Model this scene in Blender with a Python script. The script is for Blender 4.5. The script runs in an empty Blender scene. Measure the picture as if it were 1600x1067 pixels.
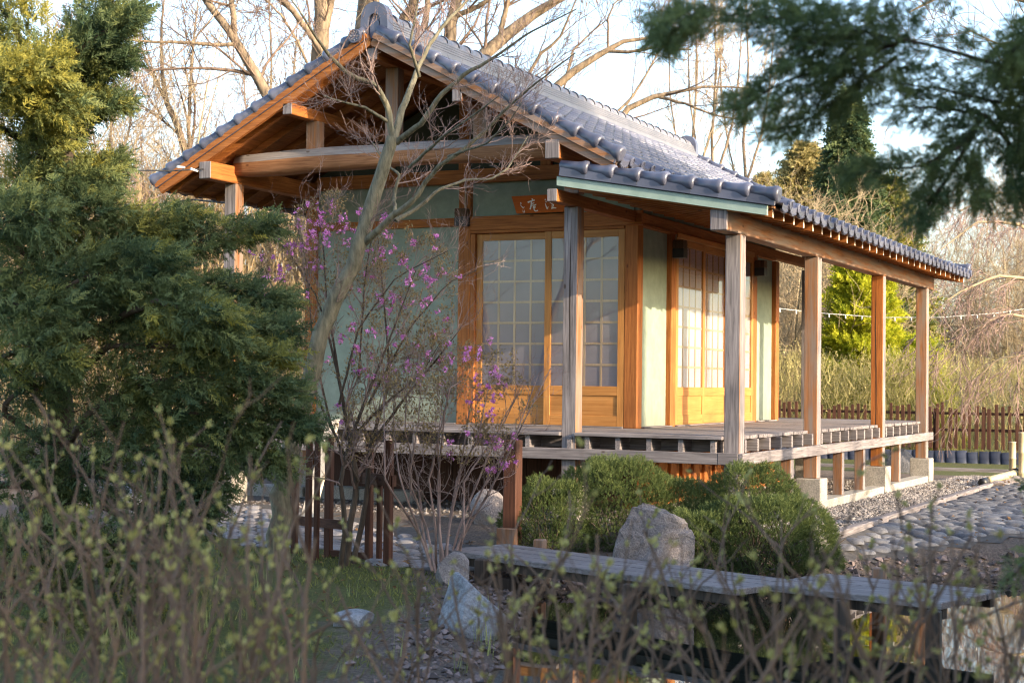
import bpy, math, random
import numpy as np
from mathutils import Vector, Matrix

random.seed(7)
RNG = np.random.default_rng(11)
C = bpy.context.scene.collection
SC = bpy.context.scene
R = math.radians

# ------------------------------------------------------------------ camera
CAM = np.array([4.4838, -13.8664, 0.6229])
YAW, PIT, ROL, FPX = R(26.1855), R(1.5053), R(0.6805), 2454.99
FW = np.array([-math.sin(YAW) * math.cos(PIT), math.cos(YAW) * math.cos(PIT), math.sin(PIT)])
_rt = np.array([math.cos(YAW), math.sin(YAW), 0.0])
_up = np.cross(_rt, FW)
RT = math.cos(ROL) * _rt + math.sin(ROL) * _up
UP = -math.sin(ROL) * _rt + math.cos(ROL) * _up
cam_data = bpy.data.cameras.new('camera')
cam = bpy.data.objects.new('camera', cam_data)
C.objects.link(cam)
_m = Matrix.Identity(4)
for i in range(3):
    _m[i][0], _m[i][1], _m[i][2], _m[i][3] = RT[i], UP[i], -FW[i], CAM[i]
cam.matrix_world = _m
cam_data.sensor_fit = 'HORIZONTAL'
cam_data.sensor_width = 36.0
cam_data.lens = FPX / 1600 * 36
cam_data.clip_start = 0.1
cam_data.clip_end = 2000
cam_data.dof.use_dof = True
cam_data.dof.focus_distance = 14.5
cam_data.dof.aperture_fstop = 4.0
SC.camera = cam

# ------------------------------------------------------------------ world, sun, exposure
SUN_EL, SUN_AZ = R(17.6), R(13.0)            # the sun stands low to the right (+X), a little to the front (-Y)
SUN_DIR = Vector((math.cos(SUN_EL) * math.cos(SUN_AZ), -math.cos(SUN_EL) * math.sin(SUN_AZ), math.sin(SUN_EL)))
world = bpy.data.worlds.new('World')
SC.world = world
world.use_nodes = True
wn = world.node_tree
for n in list(wn.nodes): wn.nodes.remove(n)
sky = wn.nodes.new('ShaderNodeTexSky')
sky.sky_type = 'NISHITA'
sky.sun_disc = False
sky.sun_elevation = SUN_EL
sky.sun_rotation = math.atan2(SUN_DIR.x, SUN_DIR.y)
sky.air_density = 1.0
sky.dust_density = 2.2
sky.ozone_density = 1.4
bg = wn.nodes.new('ShaderNodeBackground')
bg.inputs['Strength'].default_value = 0.15
wo = wn.nodes.new('ShaderNodeOutputWorld')
wn.links.new(sky.outputs[0], bg.inputs[0])
wn.links.new(bg.outputs[0], wo.inputs[0])
sun_data = bpy.data.lights.new('sun', 'SUN')
sun_data.energy = 2.8
sun_data.angle = R(0.55)
sun_data.color = (1.0, 0.80, 0.56)
sun = bpy.data.objects.new('sun', sun_data)
C.objects.link(sun)
sun.location = (30, -10, 20)
sun.rotation_euler = SUN_DIR.to_track_quat('Z', 'Y').to_euler()
SC.view_settings.view_transform = 'Standard'
SC.view_settings.look = 'None'
SC.view_settings.gamma = 1.0
SC.view_settings.use_curve_mapping = False
SC.view_settings.exposure = 2.02
SC.render.engine = 'CYCLES'
SC.cycles.use_denoising = True
SC.cycles.use_adaptive_sampling = True
SC.cycles.adaptive_threshold = 0.004
SC.cycles.pixel_filter_type = 'BLACKMAN_HARRIS'
SC.cycles.filter_width = 1.15
SC.cycles.max_bounces = 7
SC.cycles.diffuse_bounces = 4
SC.cycles.glossy_bounces = 3
SC.cycles.transparent_max_bounces = 8
SC.cycles.caustics_reflective = False
SC.cycles.caustics_refractive = False

def at(px, py, d):
    """World point seen at photo pixel (px, py), d metres along the view axis (used to survey where things stand)."""
    return CAM + d * (FW + RT * (px - 800) / FPX - UP * (py - 533.5) / FPX)

def on_z(px, py, z):
    v = FW + RT * (px - 800) / FPX - UP * (py - 533.5) / FPX
    return CAM + v * ((z - CAM[2]) / v[2])

def smooth01(a, b, x):
    t = np.clip((x - a) / (b - a), 0, 1)
    return t * t * (3 - 2 * t)

# ------------------------------------------------------------------ materials
def nodes_of(name):
    m = bpy.data.materials.new(name)
    m.use_nodes = True
    nt = m.node_tree
    b = nt.nodes['Principled BSDF']
    return m, nt, b

def N(nt, kind, **kw):
    n = nt.nodes.new(kind)
    for k, v in kw.items():
        if k in n.inputs: n.inputs[k].default_value = v
        else: setattr(n, k, v)
    return n

def ramp(nt, stops):
    r = nt.nodes.new('ShaderNodeValToRGB')
    e = r.color_ramp.elements
    while len(e) < len(stops): e.new(0.5)
    for i, (p, c) in enumerate(stops):
        e[i].position = p
        e[i].color = (*c, 1)
    return r

def bump(nt, b, src, strength=0.3, dist=0.01):
    bm = N(nt, 'ShaderNodeBump', Strength=strength, Distance=dist)
    nt.links.new(src, bm.inputs['Height'])
    nt.links.new(bm.outputs[0], b.inputs['Normal'])

def wood(name, axis, dark, light, rough=0.65, knots=True, grey=None, scale=1.0):
    """Sawn timber with the grain along the axis; weathering greys it in long streaks."""
    m, nt, b = nodes_of(name)
    tc = N(nt, 'ShaderNodeTexCoord')
    inf = N(nt, 'ShaderNodeObjectInfo')
    mp = N(nt, 'ShaderNodeMapping')
    s = [55.0 * scale] * 3
    s[axis] = 2.6 * scale
    mp.inputs['Scale'].default_value = s
    off = N(nt, 'ShaderNodeVectorMath', operation='SCALE')
    cx = N(nt, 'ShaderNodeCombineXYZ', X=3.0, Y=5.0, Z=7.0)
    nt.links.new(cx.outputs[0], off.inputs[0])
    nt.links.new(inf.outputs['Random'], off.inputs['Scale'])
    add = N(nt, 'ShaderNodeVectorMath', operation='ADD')
    nt.links.new(tc.outputs['Object'], add.inputs[0])
    nt.links.new(off.outputs[0], add.inputs[1])
    nt.links.new(add.outputs[0], mp.inputs[0])
    n1 = N(nt, 'ShaderNodeTexNoise', Scale=1.0, Detail=5.0, Roughness=0.62, Distortion=0.6)
    nt.links.new(mp.outputs[0], n1.inputs['Vector'])
    r1 = ramp(nt, [(0.28, dark), (0.5, tuple((a + c) / 2 for a, c in zip(dark, light))), (0.72, light)])
    nt.links.new(n1.outputs[0], r1.inputs[0])
    col = r1.outputs[0]
    n2 = N(nt, 'ShaderNodeTexNoise', Scale=1.7, Detail=3.0)
    nt.links.new(add.outputs[0], n2.inputs['Vector'])
    mul = N(nt, 'ShaderNodeMix', data_type='RGBA', blend_type='MULTIPLY')
    mul.inputs[0].default_value = 0.8
    r2 = ramp(nt, [(0.3, (0.72, 0.70, 0.68)), (0.7, (1.12, 1.1, 1.06))])
    nt.links.new(n2.outputs[0], r2.inputs[0])
    nt.links.new(col, mul.inputs[6]); nt.links.new(r2.outputs[0], mul.inputs[7])
    col = mul.outputs[2]
    if grey:
        n3 = N(nt, 'ShaderNodeTexNoise', Scale=2.2, Detail=4.0)
        mp3 = N(nt, 'ShaderNodeMapping')
        s3 = [9.0] * 3; s3[axis] = 0.8
        mp3.inputs['Scale'].default_value = s3
        nt.links.new(add.outputs[0], mp3.inputs[0])
        nt.links.new(mp3.outputs[0], n3.inputs['Vector'])
        r3 = ramp(nt, [(0.36, (0, 0, 0)), (0.66, (1, 1, 1))])
        nt.links.new(n3.outputs[0], r3.inputs[0])
        mg = N(nt, 'ShaderNodeMix', data_type='RGBA')
        nt.links.new(r3.outputs[0], mg.inputs[0])
        nt.links.new(col, mg.inputs[6])
        mg.inputs[7].default_value = (*grey, 1)
        col = mg.outputs[2]
    if knots:
        v = N(nt, 'ShaderNodeTexVoronoi', Scale=3.4, Randomness=1.0)
        mk = N(nt, 'ShaderNodeMapping')
        sk = [1.6] * 3; sk[axis] = 0.8
        mk.inputs['Scale'].default_value = sk
        nt.links.new(add.outputs[0], mk.inputs[0])
        nt.links.new(mk.outputs[0], v.inputs['Vector'])
        rk = ramp(nt, [(0.045, (0.35, 0.26, 0.2)), (0.085, (1, 1, 1))])
        nt.links.new(v.outputs['Distance'], rk.inputs[0])
        mm = N(nt, 'ShaderNodeMix', data_type='RGBA', blend_type='MULTIPLY')
        mm.inputs[0].default_value = 0.85
        nt.links.new(col, mm.inputs[6]); nt.links.new(rk.outputs[0], mm.inputs[7])
        col = mm.outputs[2]
    nt.links.new(col, b.inputs['Base Color'])
    b.inputs['Roughness'].default_value = rough
    b.inputs['Specular IOR Level'].default_value = 0.22
    bump(nt, b, n1.outputs[0], 0.35, 0.004)
    return m

def mottled(name, stops, scale=4.0, detail=6.0, rough=0.8, bump_s=0.3, bump_d=0.01, spec=0.5, fine=None, coords='Object', famt=0.9, vary=0.0):
    m, nt, b = nodes_of(name)
    tc = N(nt, 'ShaderNodeTexCoord')
    n1 = N(nt, 'ShaderNodeTexNoise', Scale=scale, Detail=detail, Roughness=0.6)
    nt.links.new(tc.outputs[coords], n1.inputs['Vector'])
    r1 = ramp(nt, stops)
    nt.links.new(n1.outputs[0], r1.inputs[0])
    col = r1.outputs[0]
    h = n1.outputs[0]
    if fine:
        n2 = N(nt, 'ShaderNodeTexNoise', Scale=fine, Detail=3.0, Roughness=0.7)
        nt.links.new(tc.outputs[coords], n2.inputs['Vector'])
        r2 = ramp(nt, [(0.32, (0.55, 0.55, 0.56)), (0.68, (1.3, 1.28, 1.25))])
        nt.links.new(n2.outputs[0], r2.inputs[0])
        mul = N(nt, 'ShaderNodeMix', data_type='RGBA', blend_type='MULTIPLY')
        mul.inputs[0].default_value = famt
        nt.links.new(col, mul.inputs[6]); nt.links.new(r2.outputs[0], mul.inputs[7])
        col = mul.outputs[2]
        h = n2.outputs[0]
    if vary:
        oi = N(nt, 'ShaderNodeObjectInfo')
        rv = ramp(nt, [(0.0, (1 - vary, 1 - vary, 1 - vary * .9)), (1.0, (1 + vary, 1 + vary * .96, 1 + vary * .9))])
        nt.links.new(oi.outputs['Random'], rv.inputs[0])
        mv = N(nt, 'ShaderNodeMix', data_type='RGBA', blend_type='MULTIPLY')
        mv.inputs[0].default_value = 1.0
        nt.links.new(col, mv.inputs[6]); nt.links.new(rv.outputs[0], mv.inputs[7])
        col = mv.outputs[2]
    nt.links.new(col, b.inputs['Base Color'])
    b.inputs['Roughness'].default_value = rough
    b.inputs['Specular IOR Level'].default_value = spec
    bump(nt, b, h, bump_s, bump_d)
    return m

def leafy(name, a, c, rough=0.6, trans=0.3, spec=0.25, tip=None):
    """Foliage: colour runs from a to c by each leaf's own tint."""
    m, nt, b = nodes_of(name)
    at_ = N(nt, 'ShaderNodeAttribute', attribute_name='tint')
    r = ramp(nt, [(0.0, a), (1.0, c)] if tip is None else [(0.0, a), (0.6, c), (1.0, tip)])
    nt.links.new(at_.outputs['Fac'], r.inputs[0])
    nt.links.new(r.outputs[0], b.inputs['Base Color'])
    b.inputs['Roughness'].default_value = rough
    b.inputs['Specular IOR Level'].default_value = spec
    t = N(nt, 'ShaderNodeBsdfTranslucent')
    nt.links.new(r.outputs[0], t.inputs[0])
    mx = N(nt, 'ShaderNodeMixShader')
    mx.inputs[0].default_value = trans
    out = nt.nodes['Material Output']
    nt.links.new(b.outputs[0], mx.inputs[1]); nt.links.new(t.outputs[0], mx.inputs[2])
    nt.links.new(mx.outputs[0], out.inputs[0])
    return m

def bark(name, dark, light, scale=14.0, rough=0.85, stretch=0.25):
    m, nt, b = nodes_of(name)
    tc = N(nt, 'ShaderNodeTexCoord')
    mp = N(nt, 'ShaderNodeMapping')
    mp.inputs['Scale'].default_value = (1, 1, stretch)
    nt.links.new(tc.outputs['Object'], mp.inputs[0])
    n1 = N(nt, 'ShaderNodeTexNoise', Scale=scale, Detail=6.0, Roughness=0.65, Distortion=0.4)
    nt.links.new(mp.outputs[0], n1.inputs['Vector'])
    r1 = ramp(nt, [(0.32, dark), (0.66, light)])
    nt.links.new(n1.outputs[0], r1.inputs[0])
    nt.links.new(r1.outputs[0], b.inputs['Base Color'])
    b.inputs['Roughness'].default_value = rough
    b.inputs['Specular IOR Level'].default_value = 0.2
    bump(nt, b, n1.outputs[0], 0.6, 0.02)
    return m

ORD, ORL = (0.20, 0.063, 0.016), (0.48, 0.185, 0.052)
GRD, GRL = (0.085, 0.077, 0.08), (0.33, 0.30, 0.31)
M = {}
for ax, nm in enumerate('xyz'):
    M['orange_' + nm] = wood('orange_timber_' + nm, ax, ORD, ORL, 0.6)
    M['grey_' + nm] = wood('weathered_timber_' + nm, ax, GRD, GRL, 0.75)
    M['mixed_' + nm] = wood('half_weathered_timber_' + nm, ax, (0.17, 0.07, 0.03), (0.40, 0.19, 0.085), 0.7, grey=(0.23, 0.185, 0.16))
    M['door_' + nm] = wood('door_cedar_' + nm, ax, (0.36, 0.155, 0.04), (0.55, 0.27, 0.085), 0.45, knots=False, scale=0.8)
    M['board_' + nm] = wood('roof_board_' + nm, ax, (0.17, 0.06, 0.02), (0.36, 0.145, 0.045), 0.7)
    M['red_' + nm] = wood('red_stained_timber_' + nm, ax, (0.048, 0.022, 0.015), (0.118, 0.052, 0.034), 0.65)
M['muntin'] = wood('pale_muntin_timber', 2, (0.38, 0.27, 0.18), (0.48, 0.36, 0.25), 0.5, knots=False)
M['bridge_dark'] = wood('dark_bridge_timber', 2, (0.035, 0.028, 0.024), (0.085, 0.068, 0.058), 0.6, knots=False)  # darker timber for the bridge beams and posts
M['attic'] = mottled('shade_dark_gable_panel', [(0.3, (0.035, 0.042, 0.028)), (0.7, (0.05, 0.058, 0.04))], 2.5, 4, 0.9, 0.08, 0.003)  # shade under the gable put into a dark panel colour
M['shade_dark_rock'] = mottled('shade_dark_rock', [(0.3, (0.05, 0.052, 0.06)), (0.7, (0.11, 0.112, 0.125))], 4, 8, 0.9, 0.6, 0.03, fine=45)  # darker stone colour standing in for shade on the far boulder
M['log'] = wood('log_timber', 0, (0.16, 0.068, 0.028), (0.37, 0.185, 0.095), 0.7)
M['log_top'] = wood('skylit_grey_log_timber', 0, (0.16, 0.145, 0.145), (0.34, 0.315, 0.315), 0.7)  # greyer log tops: sky light put into the colour along with weathering
M['plaster'] = mottled('sage_green_plaster', [(0.3, (0.215, 0.272, 0.222)), (0.7, (0.27, 0.328, 0.265))], 1.6, 7, 0.9, 0.15, 0.004, fine=7, famt=.30)
nt = M['plaster'].node_tree; b = nt.nodes['Principled BSDF']        # rain splash and dust along the foot of the walls
src = b.inputs['Base Color'].links[0].from_socket
tcp = N(nt, 'ShaderNodeTexCoord'); sx = N(nt, 'ShaderNodeSeparateXYZ'); nt.links.new(tcp.outputs['Object'], sx.inputs[0])
mr = N(nt, 'ShaderNodeMapRange'); nt.links.new(sx.outputs['Z'], mr.inputs[0])
for i, v in enumerate((.15, .75, 1.0, 0.0)): mr.inputs[i + 1].default_value = v
mps = N(nt, 'ShaderNodeMapping'); mps.inputs['Scale'].default_value = (9, 9, 1.2); nt.links.new(tcp.outputs['Object'], mps.inputs[0])
nsp = N(nt, 'ShaderNodeTexNoise', Scale=1.0, Detail=6.0, Roughness=.7); nt.links.new(mps.outputs[0], nsp.inputs['Vector'])
mlt = N(nt, 'ShaderNodeMath', operation='MULTIPLY'); nt.links.new(mr.outputs[0], mlt.inputs[0]); nt.links.new(nsp.outputs[0], mlt.inputs[1])
rsp = ramp(nt, [(0.18, (0, 0, 0)), (0.62, (.75, .75, .75))]); nt.links.new(mlt.outputs[0], rsp.inputs[0])
mxp = N(nt, 'ShaderNodeMix', data_type='RGBA'); nt.links.new(rsp.outputs[0], mxp.inputs[0]); nt.links.new(src, mxp.inputs[6]); mxp.inputs[7].default_value = (.16, .15, .115, 1)
nt.links.new(mxp.outputs[2], b.inputs['Base Color'])
M['green_paint'] = mottled('pale_green_painted_metal', [(0.35, (0.235, 0.32, 0.275)), (0.65, (0.30, 0.385, 0.34))], 5.0, 3, 0.7, 0.05, 0.002, spec=.2)
M['tile'] = mottled('slate_blue_roof_tile', [(0.3, (0.058, 0.064, 0.098)), (0.7, (0.10, 0.108, 0.152))], 3.0, 5, 0.36, 0.12, 0.004, spec=0.6, vary=.28)
M['tile_pale'] = mottled('pale_ridge_tile', [(0.3, (0.12, 0.122, 0.145)), (0.7, (0.19, 0.187, 0.21))], 3.0, 5, 0.36, 0.12, 0.004, spec=0.7)
M['concrete'] = mottled('footing_concrete', [(0.3, (0.26, 0.24, 0.215)), (0.7, (0.40, 0.375, 0.335))], 5, 6, 0.9, 0.2, 0.006, fine=80)
M['granite'] = mottled('grey_granite', [(0.3, (0.13, 0.125, 0.135)), (0.55, (0.25, 0.225, 0.225)), (0.75, (0.38, 0.305, 0.27))], 3.5, 8, 0.85, 0.7, 0.02, fine=75)
M['bluestone'] = mottled('blue_grey_stone', [(0.3, (0.15, 0.17, 0.20)), (0.7, (0.29, 0.315, 0.36))], 4, 8, 0.85, 0.6, 0.03, fine=45)
M['cobble'] = mottled('cobble_stone', [(0.25, (0.075, 0.08, 0.092)), (0.5, (0.14, 0.142, 0.155)), (0.75, (0.205, 0.197, 0.195))], 6, 4, 0.7, 0.3, 0.006, fine=60, vary=.35)
M['paver'] = mottled('pale_paving_stone', [(0.25, (0.13, 0.13, 0.145)), (0.75, (0.245, 0.235, 0.245))], 6, 4, 0.8, 0.3, 0.006, fine=60, vary=.3)
M['black'] = mottled('black_lantern_metal', [(0.3, (0.012, 0.013, 0.016)), (0.7, (0.022, 0.023, 0.027))], 8, 2, 0.45, 0.05, 0.002)
M['lantern_wood'] = wood('brown_lantern_timber', 2, (0.06, 0.035, 0.022), (0.15, 0.09, 0.055), 0.6, knots=False)
M['cable'] = mottled('dark_cable', [(0.3, (0.02, 0.02, 0.022)), (0.7, (0.04, 0.04, 0.042))], 8, 2, 0.6, 0.02, 0.001)
M['white_plastic'] = mottled('white_plastic', [(0.3, (0.62, 0.61, 0.58)), (0.7, (0.72, 0.71, 0.68))], 8, 2, 0.5, 0.02, 0.001)
M['conduit'] = mottled('pale_conduit', [(0.3, (0.40, 0.30, 0.22)), (0.7, (0.48, 0.37, 0.28))], 8, 2, 0.5, 0.02, 0.001)
M['edging'] = mottled('blue_black_edging', [(0.3, (0.022, 0.027, 0.042)), (0.7, (0.06, 0.068, 0.098))], 3, 4, 0.5, 0.1, 0.005, vary=.35)
M['bamboo'] = mottled('dry_bamboo', [(0.3, (0.36, 0.29, 0.17)), (0.7, (0.52, 0.44, 0.28))], 6, 4, 0.5, 0.1, 0.004)
M['sign'] = wood('sign_board_timber', 0, (0.36, 0.075, 0.007), (0.50, 0.12, 0.013), 0.5, knots=False)
M['brush'] = mottled('white_brush_lettering', [(0.3, (0.78, 0.74, 0.70)), (0.7, (0.84, 0.80, 0.76))], 30, 2, 0.6, 0.02, 0.001)
M['crack'] = mottled('dark_timber_crack', [(0.3, (0.02, 0.014, 0.01)), (0.7, (0.035, 0.022, 0.015))], 10, 2, 0.9, 0.02, 0.001)
M['pale_board'] = wood('pale_bare_board', 2, (0.5, 0.42, 0.33), (0.68, 0.6, 0.5), 0.7, knots=False)
# shoji paper behind glass, with sun or shade put into each colour
M['paper'] = mottled('shaded_shoji_paper', [(0.3, (0.185, 0.165, 0.20)), (0.7, (0.225, 0.20, 0.235))], 2, 3, 0.8, 0.03, 0.002)
M['lit_paper'] = mottled('sunlit_shoji_paper', [(0.3, (0.36, 0.335, 0.38)), (0.7, (0.45, 0.425, 0.455))], 2, 3, 0.8, 0.03, 0.002)
_m, nt, b = nodes_of('window_glass')
nt.nodes.remove(b)
gl = N(nt, 'ShaderNodeBsdfGlossy', Roughness=0.015)
tr = N(nt, 'ShaderNodeBsdfTransparent')
fr = N(nt, 'ShaderNodeFresnel', IOR=1.5)
tcg = N(nt, 'ShaderNodeTexCoord')
ng = N(nt, 'ShaderNodeTexNoise', Scale=2.3, Detail=1.0)
nt.links.new(tcg.outputs['Object'], ng.inputs['Vector'])
bg_ = N(nt, 'ShaderNodeBump', Strength=0.07, Distance=0.01)
nt.links.new(ng.outputs[0], bg_.inputs['Height'])
nt.links.new(bg_.outputs[0], gl.inputs['Normal'])
mxg = N(nt, 'ShaderNodeMixShader')
geo = N(nt, 'ShaderNodeNewGeometry')
ior = N(nt, 'ShaderNodeMix', data_type='FLOAT')
ior.inputs[2].default_value = 1.5; ior.inputs[3].default_value = 1 / 1.5
nt.links.new(geo.outputs['Backfacing'], ior.inputs[0]); nt.links.new(ior.outputs[0], fr.inputs['IOR'])
nt.links.new(fr.outputs[0], mxg.inputs[0]); nt.links.new(tr.outputs[0], mxg.inputs[1]); nt.links.new(gl.outputs[0], mxg.inputs[2])
nt.links.new(mxg.outputs[0], nt.nodes['Material Output'].inputs[0])
M['glass'] = _m
# pond water
_m, nt, b = nodes_of('pond_water')
b.inputs['Base Color'].default_value = (0.010, 0.012, 0.009, 1)
b.inputs['Roughness'].default_value = 0.015
b.inputs['IOR'].default_value = 1.33
b.inputs['Specular IOR Level'].default_value = 0.9
tcw = N(nt, 'ShaderNodeTexCoord')
nw = N(nt, 'ShaderNodeTexNoise', Scale=2.2, Detail=2.0)
nt.links.new(tcw.outputs['Object'], nw.inputs['Vector'])
bump(nt, b, nw.outputs[0], 0.05, 0.01)
M['water'] = _m
M['bark_grey'] = bark('smooth_grey_green_bark', (0.07, 0.066, 0.045), (0.215, 0.198, 0.142), 26)
M['bark_tan'] = bark('tan_ridged_bark', (0.055, 0.043, 0.033), (0.29, 0.22, 0.15), 11)
M['bark_dark'] = bark('dark_brown_bark', (0.035, 0.026, 0.02), (0.11, 0.085, 0.066), 14)
M['twig_pale'] = bark('pale_straw_twig', (0.26, 0.20, 0.13), (0.42, 0.34, 0.22), 6)
M['twig_brown'] = bark('brown_twig', (0.085, 0.06, 0.046), (0.21, 0.15, 0.115), 12)
M['twig_purple'] = bark('purplish_brown_twig', (0.16, 0.11, 0.10), (0.34, 0.245, 0.215), 12)
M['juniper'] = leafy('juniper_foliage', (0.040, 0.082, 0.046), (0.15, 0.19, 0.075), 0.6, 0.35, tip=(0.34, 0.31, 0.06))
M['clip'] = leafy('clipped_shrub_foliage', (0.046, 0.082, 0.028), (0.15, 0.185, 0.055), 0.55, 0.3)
M['conifer'] = leafy('conifer_foliage', (0.065, 0.115, 0.055), (0.27, 0.31, 0.10), 0.6, 0.4)
M['gold'] = leafy('golden_thuja_foliage', (0.24, 0.30, 0.02), (0.60, 0.58, 0.045), 0.6, 0.45)
M['olive'] = leafy('olive_foliage', (0.25, 0.23, 0.085), (0.50, 0.42, 0.20), 0.7, 0.35)
M['dry'] = leafy('dry_hedge_twigs', (0.22, 0.155, 0.085), (0.46, 0.36, 0.20), 0.8, 0.2)
M['hedge'] = leafy('budding_hedge_twigs', (0.22, 0.19, 0.075), (0.50, 0.44, 0.19), 0.8, 0.3)
M['bud'] = leafy('yellow_green_bud', (0.24, 0.23, 0.06), (0.54, 0.52, 0.22), 0.6, 0.4)
M['azalea_leaf'] = leafy('azalea_leaf', (0.11, 0.085, 0.05), (0.42, 0.30, 0.13), 0.6, 0.4)
M['petal'] = leafy('magenta_petal', (0.60, 0.15, 0.50), (0.90, 0.46, 0.80), 0.6, 0.35)
M['grass'] = leafy('short_grass', (0.075, 0.10, 0.026), (0.26, 0.26, 0.075), 0.7, 0.35)
M['shoot'] = leafy('bulb_shoot', (0.16, 0.20, 0.07), (0.36, 0.40, 0.16), 0.6, 0.35)
M['pebble'] = leafy('pebble', (0.09, 0.085, 0.088), (0.36, 0.325, 0.305), 0.85, 0.0, 0.3)
M['mud_pebble'] = leafy('shore_pebble', (0.06, 0.05, 0.048), (0.24, 0.19, 0.185), 0.85, 0.0, 0.3)

# ------------------------------------------------------------------ objects
def mesh_from(name, v, faces=(), smooth=False, tint=None):
    """One mesh from an (n,3) array and integer face arrays, one array per face size."""
    me = bpy.data.meshes.new(name)
    v = np.ascontiguousarray(v, dtype=np.float32)
    me.vertices.add(len(v))
    me.vertices.foreach_set('co', v.ravel())
    faces = [np.asarray(f, dtype=np.int32) for f in faces if len(f)]
    nl = sum(f.size for f in faces)
    nf = sum(len(f) for f in faces)
    me.loops.add(nl)
    me.polygons.add(nf)
    me.loops.foreach_set('vertex_index', np.concatenate([f.ravel() for f in faces]))
    st, s = [], 0
    for f in faces:
        st.append(s + np.arange(len(f)) * f.shape[1])
        s += f.size
    me.polygons.foreach_set('loop_start', np.concatenate(st).astype(np.int32))
    me.polygons.foreach_set('use_smooth', np.full(nf, smooth, dtype=bool))
    if tint is not None:
        a = me.attributes.new('tint', 'FLOAT', 'POINT')
        a.data.foreach_set('value', np.ascontiguousarray(tint, dtype=np.float32))
    me.update(calc_edges=True)
    return me

def link(name, me, mat=None, parent=None):
    o = bpy.data.objects.new(name, me)
    C.objects.link(o)
    if mat is not None:
        for mm in (mat if isinstance(mat, (list, tuple)) else [mat]):
            me.materials.append(mm)
    if parent is not None:
        o.parent = parent
        o.matrix_parent_inverse = Matrix.Translation(-root_loc(parent))
    return o

LOC = {}
def root_loc(o):
    return LOC.get(o.name, Vector((0, 0, 0)))

def tag(o, label=None, cat=None, group=None, kind=None):
    if label: o['label'] = label
    if cat: o['category'] = cat
    if group: o['group'] = group
    if kind: o['kind'] = kind
    return o

def thing(name, label, cat, loc=(0, 0, 0), group=None):
    o = bpy.data.objects.new(name, None)
    o.empty_display_size = 0.2
    o.location = Vector([float(c) for c in loc])
    C.objects.link(o)
    LOC[o.name] = o.location.copy()
    return tag(o, label, cat, group)

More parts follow.
